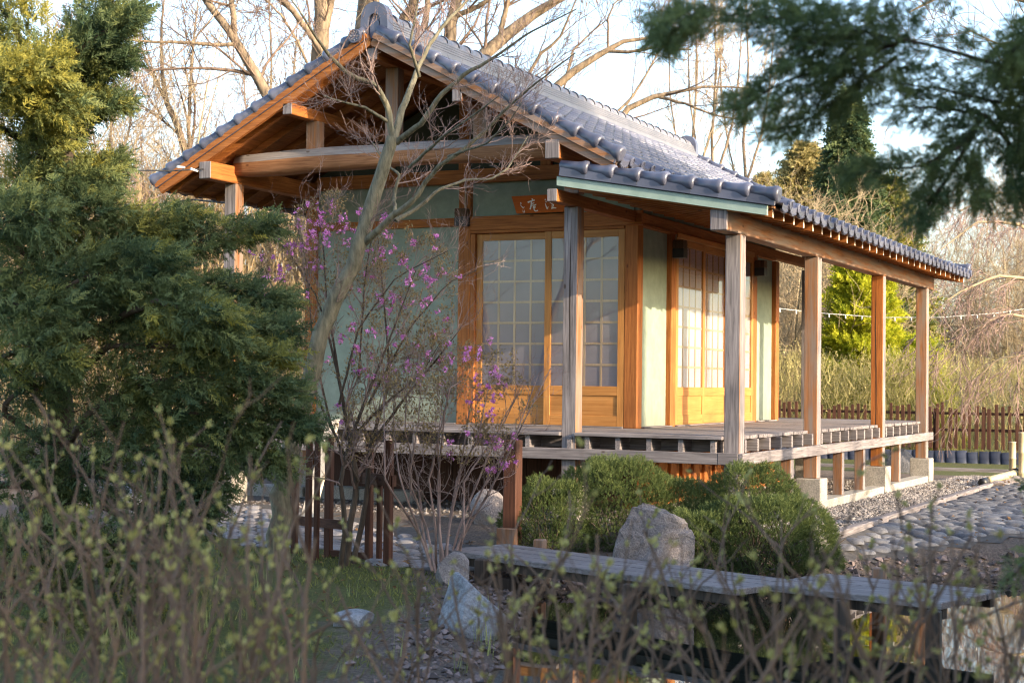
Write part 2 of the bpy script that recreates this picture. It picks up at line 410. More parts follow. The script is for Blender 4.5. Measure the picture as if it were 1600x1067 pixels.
class MB:
    """Collects boxes, prisms and lathes with mixed face sizes into one mesh."""
    def __init__(s):
        s.v, s.f, s.mi = [], [], []
    def add(s, verts, faces, mi=0):
        o = len(s.v)
        s.v += [tuple(map(float, p)) for p in verts]
        for f in faces:
            s.f.append([i + o for i in f]); s.mi.append(mi)
        return s
    def hexa(s, p, mi=0):
        """Eight corners: bottom ring 0-3, top ring 4-7."""
        return s.add(p, [(3, 2, 1, 0), (4, 5, 6, 7), (0, 1, 5, 4), (1, 2, 6, 5), (2, 3, 7, 6), (3, 0, 4, 7)], mi)
    def box(s, x0, x1, y0, y1, z0, z1, c=0.0, mi=0):
        """Box with all edges chamfered by c."""
        if c <= 0:
            return s.hexa([(x0, y0, z0), (x1, y0, z0), (x1, y1, z0), (x0, y1, z0), (x0, y0, z1), (x1, y0, z1), (x1, y1, z1), (x0, y1, z1)], mi)
        X, Y, Z = (x0, x1), (y0, y1), (z0, z1)
        sg = (c, -c)
        vs, idx = [], {}
        for i in (0, 1):
            for j in (0, 1):
                for k in (0, 1):
                    for a in range(3):
                        idx[i, j, k, a] = len(vs)
                        p = [X[i] + sg[i], Y[j] + sg[j], Z[k] + sg[k]]
                        p[a] = (X, Y, Z)[a][(i, j, k)[a]]
                        vs.append(p)
        fs = []
        for a in range(3):
            b_, c_ = (a + 1) % 3, (a + 2) % 3
            for s_ in (0, 1):
                ring = []
                for (u, w) in ((0, 0), (1, 0), (1, 1), (0, 1)):
                    t = [0, 0, 0]; t[a] = s_; t[b_] = u; t[c_] = w
                    ring.append(idx[(*t, a)])
                fs.append(ring if s_ else ring[::-1])
        for a in range(3):          # edges along axis a
            b_, c_ = (a + 1) % 3, (a + 2) % 3
            for u in (0, 1):
                for w in (0, 1):
                    t0 = [0, 0, 0]; t0[b_] = u; t0[c_] = w
                    t1 = list(t0); t1[a] = 1
                    q = [idx[(*t0, b_)], idx[(*t1, b_)], idx[(*t1, c_)], idx[(*t0, c_)]]
                    fs.append(q if (u + w) % 2 == 0 else q[::-1])
        for k, _ in list(idx.items()):
            if k[3] == 0:
                q = [idx[k[0], k[1], k[2], 0], idx[k[0], k[1], k[2], 1], idx[k[0], k[1], k[2], 2]]
                fs.append(q if sum(k[:3]) % 2 else q[::-1])
        return s.add(vs, fs, mi)
    def prism(s, poly, y0, y1, axis=1, mi=0):
        """Outline in the two other axes (in x,y,z order), extruded along axis."""
        n = len(poly)
        vs = []
        for y in (y0, y1):
            for p in poly:
                q = list(p); q.insert(axis, y); vs.append(q)
        fs = [list(range(n)), list(range(2 * n - 1, n - 1, -1))]
        fs += [(i, i + n, (i + 1) % n + n, (i + 1) % n) for i in range(n)]
        return s.add(vs, fs, mi)
    def tube(s, a, b, ra, rb=None, n=8, mi=0):
        a, b = Vector(a), Vector(b)
        rb = ra if rb is None else rb
        d = (b - a).normalized()
        u = d.orthogonal().normalized(); w = d.cross(u)
        vs = [a + (u * math.cos(t) + w * math.sin(t)) * ra for t in [2 * math.pi * i / n for i in range(n)]]
        vs += [b + (u * math.cos(t) + w * math.sin(t)) * rb for t in [2 * math.pi * i / n for i in range(n)]]
        fs = [(i, (i + 1) % n, (i + 1) % n + n, i + n) for i in range(n)] + [list(range(n - 1, -1, -1)), list(range(n, 2 * n))]
        return s.add(vs, fs, mi)
    def lathe(s, o, axis, prof, n=10, mi=0):
        """prof: (along axis, radius) pairs."""
        o, d = Vector(o), Vector(axis).normalized()
        u = d.orthogonal().normalized(); w = d.cross(u)
        vs, fs = [], []
        for (h, r) in prof:
            vs += [o + d * h + (u * math.cos(t) + w * math.sin(t)) * r for t in [2 * math.pi * i / n for i in range(n)]]
        for k in range(len(prof) - 1):
            fs += [(k * n + i, k * n + (i + 1) % n, (k + 1) * n + (i + 1) % n, (k + 1) * n + i) for i in range(n)]
        fs += [list(range(n - 1, -1, -1)), list(range((len(prof) - 1) * n, len(prof) * n))]
        return s.add(vs, fs, mi)
    def mesh(s, name, smooth=False):
        me = bpy.data.meshes.new(name)
        me.from_pydata(s.v, [], s.f)
        me.polygons.foreach_set('material_index', s.mi)
        if smooth: me.polygons.foreach_set('use_smooth', [True] * len(s.f))
        me.update()
        return me
    def build(s, name, mat, parent=None, smooth=False):
        return link(name, s.mesh(name, smooth), mat, parent)

def box(name, mat, parent, x0, x1, y0, y1, z0, z1, c=0.004):
    return MB().box(x0, x1, y0, y1, z0, z1, c).build(name, mat, parent)

# ------------------------------------------------------------------ twigs, tubes, sprays
def unit(v):
    return v / np.maximum(np.linalg.norm(v, axis=-1, keepdims=True), 1e-9)

def perp(d):
    """A random unit vector across each direction."""
    r = RNG.normal(size=d.shape)
    return unit(r - d * (r * d).sum(-1, keepdims=True))

class Tubes:
    """Batches of tapered polylines, meshed together."""
    def __init__(s): s.v, s.q, s.t, s.n = [], [], [], 0
    def add(s, P, Rd, k=4, tint=None):
        P = np.asarray(P, float); Rd = np.asarray(Rd, float)
        if P.ndim == 2: P, Rd = P[None], Rd[None]
        B, n, _ = P.shape
        T = np.empty_like(P)
        T[:, 1:-1] = P[:, 2:] - P[:, :-2]
        T[:, 0] = P[:, 1] - P[:, 0]; T[:, -1] = P[:, -1] - P[:, -2]
        T = unit(T)
        u = np.empty_like(P)
        ref = perp(T[:, 0])
        for i in range(n):
            ref = unit(ref - T[:, i] * (ref * T[:, i]).sum(-1, keepdims=True))
            u[:, i] = ref
        w = np.cross(T, u)
        ang = np.arange(k) * 2 * np.pi / k
        V = P[:, :, None] + Rd[:, :, None, None] * (u[:, :, None] * np.cos(ang)[:, None] + w[:, :, None] * np.sin(ang)[:, None])
        base = s.n + np.arange(B)[:, None, None] * (n * k)
        i = np.arange(n - 1)[None, :, None] * k
        j = np.arange(k)[None, None]
        q = np.stack([base + i + j, base + i + (j + 1) % k, base + i + k + (j + 1) % k, base + i + k + j], -1)
        s.v.append(V.reshape(-1, 3)); s.q.append(q.reshape(-1, 4)); s.n += B * n * k
        tt = RNG.random(B) if tint is None else np.broadcast_to(tint, (B,))
        s.t.append(np.repeat(tt, n * k))
        return s
    def build(s, name, mat, parent=None):
        me = mesh_from(name, np.concatenate(s.v), [np.concatenate(s.q)], True, np.concatenate(s.t))
        o = link(name, me, mat, parent)
        if parent is not None and name != 'trunk': o['kind'] = 'stuff'
        return o

def grow(st, d, L, r0, n=5, wob=0.2, up=0.0, r1=0.3):
    """Polylines from points st along directions d; up bends them skyward (or down)."""
    B = len(st)
    P = np.empty((B, n, 3)); P[:, 0] = st
    d = unit(np.asarray(d, float))
    for i in range(1, n):
        d = unit(d + RNG.normal(size=(B, 3)) * wob + np.array([0, 0, up]))
        P[:, i] = P[:, i - 1] + d * (L / (n - 1))[:, None]
    Rd = r0[:, None] * np.linspace(1, r1, n)[None]
    return P, Rd

def spawn(P, Rd, k, t0, t1, ang, spread=0.3, lift=0.0):
    """k side shoots per polyline: start points, directions, parent radius there, position along the parent."""
    B, n, _ = P.shape
    t = RNG.uniform(t0, t1, (B, k))
    x = t * (n - 1); i = np.minimum(x.astype(int), n - 2); f = (x - i)[..., None]
    b = np.arange(B)[:, None]
    p = P[b, i] * (1 - f) + P[b, i + 1] * f
    T = unit(P[b, i + 1] - P[b, i])
    rr = Rd[b, i] * (1 - f[..., 0]) + Rd[b, i + 1] * f[..., 0]
    a = ang + RNG.normal(size=t.shape) * spread
    d = T * np.cos(a)[..., None] + perp(T) * np.sin(a)[..., None]
    d = unit(d + np.array([0, 0, lift]))
    return p.reshape(-1, 3), d.reshape(-1, 3), rr.ravel(), t.ravel()

def resample(pts, n):
    pts = np.asarray(pts, float)
    s = np.concatenate([[0], np.cumsum(np.linalg.norm(np.diff(pts[:, :3], axis=0), axis=1))])
    x = np.linspace(0, s[-1], n)
    return np.stack([np.interp(x, s, pts[:, i]) for i in range(pts.shape[1])], 1)

def limb(poly, d0=None, n=14):
    """Survey polyline (px, py, depth, radius in photo pixels) -> points and radii in metres."""
    w = np.array([[*at(a, b_, d), r * d / FPX] for (a, b_, d, r) in poly])
    w = resample(w, n)
    w[1:-1, :3] += RNG.normal(size=(n - 2, 3)) * w[1:-1, 3:4] * 0.16
    return w[:, :3], w[:, 3]

def conifer_spray(seed, n=9, sub=2, wid=0.05, droop=0.25, flat=0.5):
    """A feathery shoot of unit length along +X: thin tapered leaflets set along an axis."""
    g = np.random.default_rng(seed)
    V, F = [], []
    def leaf(p, d, L, w):
        side = np.cross(d, [g.normal() * .5, g.normal() * .5, 1.0]); side /= max(np.linalg.norm(side), 1e-6)
        o = len(V)
        V.extend([p, p + d * L * .4 + side * w, p + d * L, p + d * L * .4 - side * w])
        F.append((o, o + 1, o + 2, o + 3))
    ax = [np.array([0, 0, 0.0])]
    for i in range(1, n + 1):
        t = i / n
        ax.append(np.array([t, 0.05 * math.sin(3 * t + seed), 0.12 * math.sin(2.2 * t) - droop * t * t * .6]))
    for i in range(n):
        d = ax[i + 1] - ax[i]; d = d / np.linalg.norm(d)
        leaf(ax[i], d, 0.2, wid * .6)
        for s_ in (-1, 1):
            L = 0.42 * (1 - 0.75 * i / n) * g.uniform(.7, 1.2)
            dd = d * 0.75 + np.array([0, s_ * 0.75, g.normal() * flat]); dd /= np.linalg.norm(dd)
            leaf(ax[i], dd, L, wid)
            for q in range(sub):
                e = dd * .8 + np.array([0.25, g.normal() * .5, g.normal() * flat]); e /= np.linalg.norm(e)
                leaf(ax[i] + dd * L * g.uniform(.25, .75), e, L * .55, wid * .8)
    leaf(ax[-1], np.array([1, 0, -.2]), .15, wid * .7)
    return np.array(V), np.array(F)

def scatter(name, mat, parent, temps, pos, dirs, size, tint, upv=None, roll=0.6, smooth=False):
    """Copies of the templates as one mesh; X of the template goes along dirs."""
    pos, dirs = np.asarray(pos, float), unit(np.asarray(dirs, float))
    size = np.broadcast_to(size, (len(pos),)); tint = np.broadcast_to(tint, (len(pos),))
    u0 = np.array([0, 0, 1.0]) if upv is None else upv
    z = unit(u0 + RNG.normal(size=pos.shape) * roll)
    y = unit(np.cross(z, dirs)); z = np.cross(dirs, y)
    which = RNG.integers(0, len(temps), len(pos))
    VV, FF, TT, o = [], [], [], 0
    for k, (tv, tf) in enumerate(temps):
        s_ = which == k
        m = s_.sum()
        if not m: continue
        A = np.stack([dirs[s_], y[s_], z[s_]], 1) * size[s_][:, None, None]
        v = np.einsum('mk,nkj->nmj', tv, A) + pos[s_][:, None]
        VV.append(v.reshape(-1, 3))
        FF.append((tf[None] + (np.arange(m) * len(tv))[:, None, None] + o).reshape(-1, tf.shape[1]))
        tt = np.repeat(tint[s_], len(tv)).reshape(m, len(tv)) + RNG.normal(size=(m, len(tv))) * 0.05
        TT.append(np.clip(tt, 0, 1).ravel())
        o += m * len(tv)
    o = link(name, mesh_from(name, np.concatenate(VV), [np.concatenate(FF)], smooth, np.concatenate(TT)), mat, parent)
    o['kind'] = 'stuff'          # leaves and shoots nobody could pick apart
    return o

def leaf_temp(wid=0.45, fold=0.12):
    return (np.array([[0, 0, 0], [.45, wid / 2, fold], [1, 0, 0.02], [.45, -wid / 2, fold]]), np.array([[0, 1, 2, 3]]))

def pebble_temp(seed):
    g = np.random.default_rng(seed)
    v = np.array([[1, 0, 0], [-1, 0, 0], [0, 1, 0], [0, -1, 0], [0, 0, .6], [0, 0, -.6]]) * g.uniform(.7, 1.15, (6, 1))
    f = np.array([[0, 2, 4], [2, 1, 4], [1, 3, 4], [3, 0, 4], [2, 0, 5], [1, 2, 5], [3, 1, 5], [0, 3, 5]])
    return v, f
# ================================================================== tea house
TH = thing('tea_house', 'timber tea house with sage green walls, tiled gable roof and raised veranda', 'tea house', (-3.7, 4.2, -0.66))
W = 0.15
XR, XL = -1.64, -5.68                 # right faces of the two inner post lines
YF, YB = 1.58, 6.76                   # room, front and back
YE0, YE1 = -0.45, 8.98                # gable planes
RX = -3.735                           # ridge
PITCH = math.atan(0.53)
CP, SP = math.cos(PITCH), math.sin(PITCH)
def z_raft(dx): return 4.0 - 0.53 * abs(dx)          # underside of the main rafters
def z_deck(dx): return 4.105 - 0.53 * abs(dx)         # top of the main sheathing
def z_lean(x): return 2.57 - 0.174 * (x + 1.66)       # top of the lean-to sheathing

def facemats(o, rule):
    for p in o.data.polygons: p.material_index = rule(p.normal, p.center)

def post(x1, y0, z0, z1, mats, rule=None, w=W, name='post'):
    o = MB().box(x1 - w, x1, y0, y0 + w, z0, z1, 0.006).build(name, mats, TH)
    if rule: facemats(o, rule)
    return o

front_grey = lambda n, c: 0 if n.y < -.5 else 1
right_grey = lambda n, c: 0 if n.x > .5 else 1
both_grey = lambda n, c: 0 if (n.y < -.5 or n.x > .5) else 1
gm = [M['grey_z'], M['mixed_z']]
p1 = post(0, 0, -0.36, 2.014, gm, both_grey)
p2 = post(0, 2.667, -0.36, 2.014, gm, right_grey)
p3 = post(0, 5.715, -0.36, 2.014, [M['grey_z'], M['orange_z']], right_grey)
p4 = post(0, 8.376, -0.36, 2.014, gm, right_grey)
p0 = post(XR, 0, -0.36, 2.333, gm, front_grey)
post(XR, 0, 2.462, 2.738, [M['mixed_z']], name='strut')
pq = post(XL, 0, -0.36, 2.738, [M['grey_z'], M['mixed_z']], front_grey)
post(XR, 8.376, -0.36, 2.30, gm, None); post(XL, 8.376, -0.36, 2.738, gm, None)
post(XR, 8.376, 2.462, 2.738, [M['mixed_z']], name='strut')
for (pp, x, y, za, zb) in ((p3, -0.088, 5.7145, -0.3, 1.95), (p0, XR - 0.072, -0.0005, 0.5, 2.28)):
    cr = MB()
    zs = np.linspace(za, zb, 16)
    for i in range(15):
        a, b_ = x + 0.006 * math.sin(zs[i] * 3.1), x + 0.006 * math.sin(zs[i + 1] * 3.1)
        ta = 0.0065 * math.sin(math.pi * i / 15) + .0008; tb = 0.0065 * math.sin(math.pi * (i + 1) / 15) + .0008
        cr.add([(a - ta, y, zs[i]), (a + ta, y, zs[i]), (b_ + tb, y, zs[i + 1]), (b_ - tb, y, zs[i + 1])], [(0, 1, 2, 3)])
    cr.build('crack', M['crack'], pp)
# room posts
OZ = [M['orange_z']]
K = post(XR, YF, 0.155, 2.333, OZ)
post(XL, YF, -0.66, 2.738, OZ); post(XL, YB - W, -0.66, 2.738, OZ); post(XR, YB - W, 0.155, 2.30, OZ)
for y in (2.60, 5.62):
    post(XR, y, 0.155, 2.333, OZ)
MB().box(-3.793, -3.645, YF - .004, YF + W, 0.155, 2.838, 0.006).build('post', OZ, TH)

# footings
for (x, y) in ((0, 2.667), (0, 5.715), (0, 8.376), (0, 0), (XR, 0), (XL, 0), (XR, 8.376), (XL, 8.376), (XL, YF), (XL, YB - W)):
    MB().box(x - .21, x + .06, y - .07, y + .22, -0.85, -0.361, 0.008).build('footing', M['concrete'], TH)
for (a, b_) in ((1.4, 2.59), (2.9, 5.64), (5.95, 8.3)):
    MB().box(-0.15, 0.045, a, b_, -0.85, -0.60, 0.006).build('footing_strip', M['concrete'], TH)
for y in (1.69, 3.745, 4.743, 6.675):
    facemats(MB().box(-0.11, -0.004, y, y + .11, -0.599, -0.109, 0.004).build('stub_post', gm, TH), right_grey)

# rails round the veranda, butted end to end
box('rail', M['grey_x'], TH, -5.9, -0.195, -0.05, -0.004, -0.107, 0.0)
box('rail', M['grey_x'], TH, -0.192, 0.0, -0.052, -0.003, -0.108, 0.001)
ys = [-0.05, 2.90, 8.63]
for a, b_ in zip(ys[:-1], ys[1:]):
    box('rail', M['grey_y'], TH, 0.004, 0.05, a, b_ - .004, -0.107, 0.0)
box('rail', M['grey_x'], TH, -5.9, 0.0, 8.54, 8.585, -0.107, 0.0)
box('rail', M['mixed_y'], TH, -5.9, -5.855, 0.0, 8.53, -0.107, 0.0)
# joists: their ends show between rail and deck
for i in range(18):
    x = -5.62 + i * 0.316
    if any(abs(x - c) < .12 for c in (-5.755, -1.715, -0.075)): x += 0.13
    box('joist', M['grey_y'], TH, x - .026, x + .026, -0.022, YF - .02, -0.02, 0.118, 0.003)
for i in range(22):
    y = 0.26 + i * 0.385
    if any(abs(y + .0 - c - .075) < .11 for c in (2.667, 5.715, 8.376)): y += 0.16
    if y < 8.5: box('joist', M['grey_x'], TH, (XR + .02) if 1.58 < y < 6.76 else -5.8, -0.02, y - .024, y + .024, -0.001, 0.1185, 0.003)
# deck planks, each its own board, notched round the posts
def deck_row(y, x0, x1, wd):
    segs = [(x0, x1)]
    for (px_, py_) in ((0, 0), (XR, 0), (XL, 0), (0, 2.667), (0, 5.715), (0, 8.376), (XR, 8.376), (XL, 8.376)):
        if py_ - wd < y < py_ + W:
            new = []
            for (a, b_) in segs:
                if px_ - W - .002 <= a and b_ <= px_ + .002: continue
                if a < px_ - W < b_ and px_ > b_ - .2: new.append((a, px_ - W - .002))
                elif a < px_ - W < b_: new += [(a, px_ - W - .002), (px_ + .002, b_)]
                else: new.append((a, b_))
            segs = [q for q in new if q[1] - q[0] > .03]
    for (a, b_) in segs:
        e = RNG.uniform(-.012, .012)
        box('deck_plank', M['grey_x'], TH, a, b_ + (e if abs(b_ - x1) < .01 else 0), y, y + wd - .006, 0.120, 0.155 + RNG.uniform(-.002, .002), 0.004)
pw = 0.1365
for i in range(12): deck_row(-0.05 + i * pw, -5.86, -0.055, pw)
y = -0.05 + 12 * pw
while y < YB:
    deck_row(y, XR + .003, -0.055, pw); y += pw
while y < 8.56:
    deck_row(y, -5.86, -0.055, pw); y += pw
# foundation under the room
for i in range(22):
    x = -5.67 + i * 0.183
    box('base_board', M['red_z'], TH, x, x + .178, YF + .02, YF + .045, -0.62, 0.10, 0.002)
for i in range(27):
    y = 1.63 + i * 0.19
    box('base_board', M['orange_z'], TH, XR - .075, XR - .05, y, y + .184, -0.62, 0.10, 0.002)
for i in range(13):
    y = 1.9 + i * 0.38
    box('base_strut', M['orange_z'], TH, XR - .048, XR - .01, y, y + .055, -0.62, 0.09, 0.003)
box('base_sill', M['orange_y'], TH, XR - .13, XR + .03, 1.62, 6.75, -0.70, -0.621)
box('base_sill', M['red_x'], TH, -5.67, XR - .14, YF - .05, YF + .08, -0.72, -0.621)

# walls (plaster set back from the posts)
def panel(x0, x1, y0, y1, z0, z1): return MB().box(x0, x1, y0, y1, z0, z1).build('wall_panel', M['plaster'], TH)
panel(-5.68, -3.795, YF + .05, YF + .10, 0.17, 2.362)
panel(-5.68, -3.795, YF + .05, YF + .10, 2.462, 2.838)
panel(-3.643, XR - .01, YF + .05, YF + .10, 2.462, 2.838)
panel(XR - .11, XR - .06, 1.73, 2.60, 0.17, 2.30)
panel(XR - .11, XR - .06, 5.77, 6.61, 0.17, 2.30)
panel(XR - .11, XR - .06, 1.6, 6.74, 2.462, 2.75)
panel(XL - .11, XL - .06, 1.73, 6.61, 0.17, 2.74)
panel(-5.68, XR - .16, YB - .10, YB - .05, 0.17, 2.84)
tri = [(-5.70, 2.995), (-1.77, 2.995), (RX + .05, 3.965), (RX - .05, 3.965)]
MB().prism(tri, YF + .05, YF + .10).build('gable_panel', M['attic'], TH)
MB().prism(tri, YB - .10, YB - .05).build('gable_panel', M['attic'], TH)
# wall timbers
box('wall_beam', M['orange_x'], TH, -5.675, -1.795, YF - .02, YF + .13, 2.84, 2.99)
box('wall_beam', M['orange_x'], TH, -5.675, -1.795, YB - .13, YB + .02, 2.84, 2.99)
box('nageshi_rail', M['orange_x'], TH, -5.678, -3.796, YF + .02, YF + .048, 2.365, 2.46)
box('nageshi_rail', M['orange_x'], TH, -3.643, -1.60, YF - .018, YF + .045, 2.305, 2.461)
box('lintel', M['orange_x'], TH, -3.643, -1.792, YF - .012, YF + .12, 2.272, 2.303)
box('sill', M['grey_x'], TH, -3.643, -1.792, YF - .03, YF + .12, 0.157, 0.172)
box('jamb', M['orange_z'], TH, -3.643, -3.583, YF + .0, YF + .12, 0.173, 2.27)
box('sill', M['grey_y'], TH, XR - .13, XR + .03, 1.735, 2.595, 0.157, 0.172)
box('sill', M['grey_y'], TH, XR - .13, XR + .03, 2.755, 5.615, 0.157, 0.172)
box('sill', M['grey_y'], TH, XR - .13, XR + .03, 5.775, 6.605, 0.157, 0.172)
box('sill', M['grey_x'], TH, -5.675, -3.80, YF - .02, YF + .12, 0.157, 0.17)
box('lintel', M['door_y'], TH, XR - .12, XR + .012, 2.755, 5.615, 2.272, 2.332)
box('lintel', M['orange_y'], TH, XR - .10, XR - .002, 1.735, 2.595, 2.302, 2.332)
box('lintel', M['orange_y'], TH, XR - .10, XR - .002, 5.775, 6.605, 2.302, 2.332)
# purlins: the wall-side lean-to beam, the two main ones, the middle pair and the ridge
def endgrey(o, y0=None):
    facemats(o, lambda n, c: 1 if abs(n.y) > .5 else 0); return o
PM = [M['orange_y'], M['grey_z']]
endgrey(MB().box(XR - .125, XR - .022, YE0 + .0, YE1 - .0, 2.335, 2.455, .006).build('purlin', PM, TH))
endgrey(MB().box(-0.16, 0.003, -0.41, 8.87, 2.016, 2.205, .008).build('lean_to_beam', [M['mixed_y'], M['grey_z']], TH))
for x in (XR, XL):
    endgrey(MB().box(x - W, x, -0.455, YE1 + .0, 2.74, 2.922, .008).build('purlin', PM, TH))
for x in (-4.67, -2.69):
    endgrey(MB().box(x - .11, x, -0.45, YE1, 3.355, 3.472, .006).build('purlin', PM, TH))
endgrey(MB().box(RX - .06, RX + .06, -0.42, YE1 - .03, 3.845, 3.965, .006).build('ridge_purlin', PM, TH))
for y0 in (0.0, 8.376):
    for (x, zt) in ((-4.645, 3.353), (RX + .055, 3.843), (-2.655, 3.353)):
        MB().box(x - W, x, y0 + .01, y0 + .135, 3.05, zt, .005).build('strut', [M['mixed_z']], TH)
for y0 in (YF + .0, YB - .13):
    for (x, zt) in ((-4.65, 3.353), (RX + .06, 3.843), (-2.665, 3.353)):
        MB().box(x - .13, x, y0, y0 + .12, 2.992, zt, .005).build('strut', [M['orange_z']], TH)
# round tie-beam logs, a little bowed
for yc in (0.075, 8.45):
    n = 30
    xs = np.linspace(-5.70, -1.80, n)
    P = np.stack([xs, np.full(n, yc), 2.935 + 0.022 * np.sin((xs + 5.7) / 3.9 * np.pi) + .004 * np.sin(xs * 5)], 1)
    sec = [(-.085, -.118), (.085, -.118), (.112, -.085), (.112, .02), (.095, .075), (.055, .112), (-.055, .112), (-.095, .075), (-.112, .02), (-.112, -.085)]
    k_ = len(sec)
    wob = 1 + .05 * np.sin(xs * 2.3) + .02 * np.sin(xs * 7)
    lv = [(x, yc + a * w_, p[2] + b_ * w_) for x, p, w_ in zip(xs, P, wob) for a, b_ in sec]
    lg = MB().add(lv, [(i * k_ + j, (i + 1) * k_ + j, (i + 1) * k_ + (j + 1) % k_, i * k_ + (j + 1) % k_) for i in range(n - 1) for j in range(k_)] + [list(range(k_)), list(range((n - 1) * k_, n * k_))]).build('tie_beam', [M['log'], M['log_top']], TH, True)
    facemats(lg, lambda n, c: 1 if c.z > 2.965 + .012 * math.sin(c.x * 2.3) else 0)

# ------------------------------------------------------------------ roof timbers
def slope_box(name, mat, side, s0, s1, y0, y1, n0, n1, parent=TH):
    """A box on a main slope: s runs down from the ridge, n up from the rafters' underside."""
    def p(s, y_, n_): return (RX + side * (s * CP + n_ * SP), y_, 4.0 - s * SP + n_ * CP)
    o = MB().hexa([p(s0, y0, n0), p(s1, y0, n0), p(s1, y1, n0), p(s0, y1, n0), p(s0, y0, n1), p(s1, y0, n1), p(s1, y1, n1), p(s0, y1, n1)])
    return o.build(name, mat, parent)
SL = 2.62 / CP
for side in (-1, 1):
    for i in range(23):
        y = -0.28 + i * 0.405
        slope_box('rafter', M['board_x' if i else 'orange_x'], side, 0.04, SL - .03, y, y + .05, 0.0, 0.07)
    nb = 19
    for j in range(nb):
        s0 = j * SL / nb; e = RNG.uniform(-.02, .02)
        slope_box('roof_board', M['board_y'], side, s0 + .002, s0 + SL / nb - .003, YE0 + .06, YE1 - .06 + e, 0.0715, 0.0885)
    for (ya, yb) in ((YE0, YE0 + .045), (YE1 - .045, YE1)):
        slope_box('barge_board', M['mixed_x' if side > 0 else 'orange_x'], side, 0.0, SL - .02, ya, yb, -0.01, 0.062)
        slope_box('barge_cap', M['mixed_x' if side > 0 else 'orange_x'], side, 0.0, SL + .0, ya - .022, yb + .022, 0.064, 0.118)
    slope_box('eave_board', M['mixed_y'], side, SL - .026, SL + .004, YE0 + .07, YE1 - .07, 0.045, 0.112)
# lean-to
XA, XB = -1.62, 0.41
LA = math.atan(.174)
def lean_box(name, mat, x0, x1, y0, y1, n0, n1):
    o = MB().hexa([(x0, y0, z_lean(x0) + n0), (x1, y0, z_lean(x1) + n0), (x1, y1, z_lean(x1) + n0), (x0, y1, z_lean(x0) + n0),
                   (x0, y0, z_lean(x0) + n1), (x1, y0, z_lean(x1) + n1), (x1, y1, z_lean(x1) + n1), (x0, y1, z_lean(x0) + n1)])
    return o.build(name, mat, TH)
for i in range(29):
    y = -0.36 + i * 0.33
    o = lean_box('rafter', [M['orange_x'], M['pale_board']], XA, XB - .005, y, y + .042, -0.094, -0.016)
    facemats(o, lambda n, c: 1 if n.x > .8 else 0)
for j in range(13):
    x0 = XA + j * (XB - XA) / 13
    lean_box('roof_board', M['board_y'], x0 + .002, x0 + (XB - XA) / 13 - .002, YE0 + .05, YE1 - .05, -0.0145, -0.001)
for (ya, yb) in ((YE0, YE0 + .04), (YE1 - .04, YE1)):
    o = lean_box('barge_board', M['green_paint'], -1.665, XB - .03, ya, yb, -0.086, 0.0)
    lean_box('barge_board', M['orange_x'], -1.60, XB - .06, ya + .042, yb + .01 if ya < 0 else yb, -0.098, -0.04)
lean_box('eave_board', M['mixed_y'], XB, XB + .022, YE0 + .045, YE1 - .045, -0.014, 0.006)

# ------------------------------------------------------------------ tiles
TW = 0.266
def pan_h(u):
    """Height of the tile's wavy section across its width 0..1: a narrow roll on the left, a wide trough beside it."""
    return np.where(u < .36, 0.046 * np.sin(np.pi * u / .36) ** 0.9, -0.016 * np.sin(np.pi * (u - .36) / .64)) + 0.020
UU = np.array([0, .06, .13, .18, .23, .30, .36, .5, .66, .82, 1.0])
def tile_mesh(name, L, lip=0.022, face=False):
    """Local axes: x across, y down the slope, z out of it; the lower edge rides on the next course."""
    h = pan_h(UU); n = len(UU)
    v, f = [], []
    for (yy, dz) in ((0, 0.0), (L, 0.024)):
        v += [(u * TW, yy, hh + dz) for u, hh in zip(UU, h)]
    drop = np.full(n, lip)
    if face: drop = 0.052 + 0.020 * np.sin(np.pi * np.clip((UU - .30) / .7, 0, 1)) - .012 * (UU < .3)
    v += [(u * TW, L, hh + .024 - d_) for u, hh, d_ in zip(UU, h, drop)]
    if face: v += [(u * TW, L - .022, hh + .024 - d_) for u, hh, d_ in zip(UU, h, drop)]
    for r in range(3 if face else 2):
        f += [(r * n + i, r * n + i + 1, (r + 1) * n + i + 1, (r + 1) * n + i) for i in range(n - 1)]
    mb = MB().add(v, f)
    if face:       # the round boss on the roll and the raised crest on the hanging face
        mb.lathe((.18 * TW, L - .01, 0.044), (0, 1, 0), [(0, .046), (.020, .046), (.024, .040), (.024, .032), (.018, .030), (.018, .001)], 12)
        for k in range(5):
            a = math.pi * (.12 + .19 * k)
            mb.lathe((.66 * TW + .075 * -math.cos(a), L, -.006 - .022 * math.sin(a)), (0, 1, 0), [(-.004, .013), (.006, .010), (.008, .002)], 6)
    me = mb.mesh(name, True)
    me.materials.append(M['tile'])
    for p in me.polygons[2 * (n - 1) if not face else 0:]: p.use_smooth = False
    return me
NC = 12
CL = SL / NC
tile_me = tile_mesh('roof_tile', CL + .035)
eave_me = tile_mesh('eave_tile', CL + .035, face=True)
def slope_mat(side, s, y, n):
    """Frame of a tile on a main slope (side +1/-1) or the lean-to (side 0, s measured from x = XA)."""
    if side:
        d = Vector((side * CP, 0, -SP)); nn = Vector((side * SP, 0, CP))
        o = Vector((RX, y, 4.0)) + d * s + nn * n
    else:
        d = Vector((math.cos(LA), 0, -math.sin(LA))); nn = Vector((math.sin(LA), 0, math.cos(LA)))
        o = Vector((XA, y, z_lean(XA))) + d * s + nn * n
    x = d.cross(nn)
    return Matrix(((x.x, d.x, nn.x, o.x), (x.y, d.y, nn.y, o.y), (x.z, d.z, nn.z, o.z), (0, 0, 0, 1)))
def put(name, me, mtx, parent=TH):
    o = bpy.data.objects.new(name, me)
    C.objects.link(o)
    o.parent = parent
    o.matrix_parent_inverse = Matrix.Translation(-root_loc(parent))
    o.matrix_basis = mtx
    return o
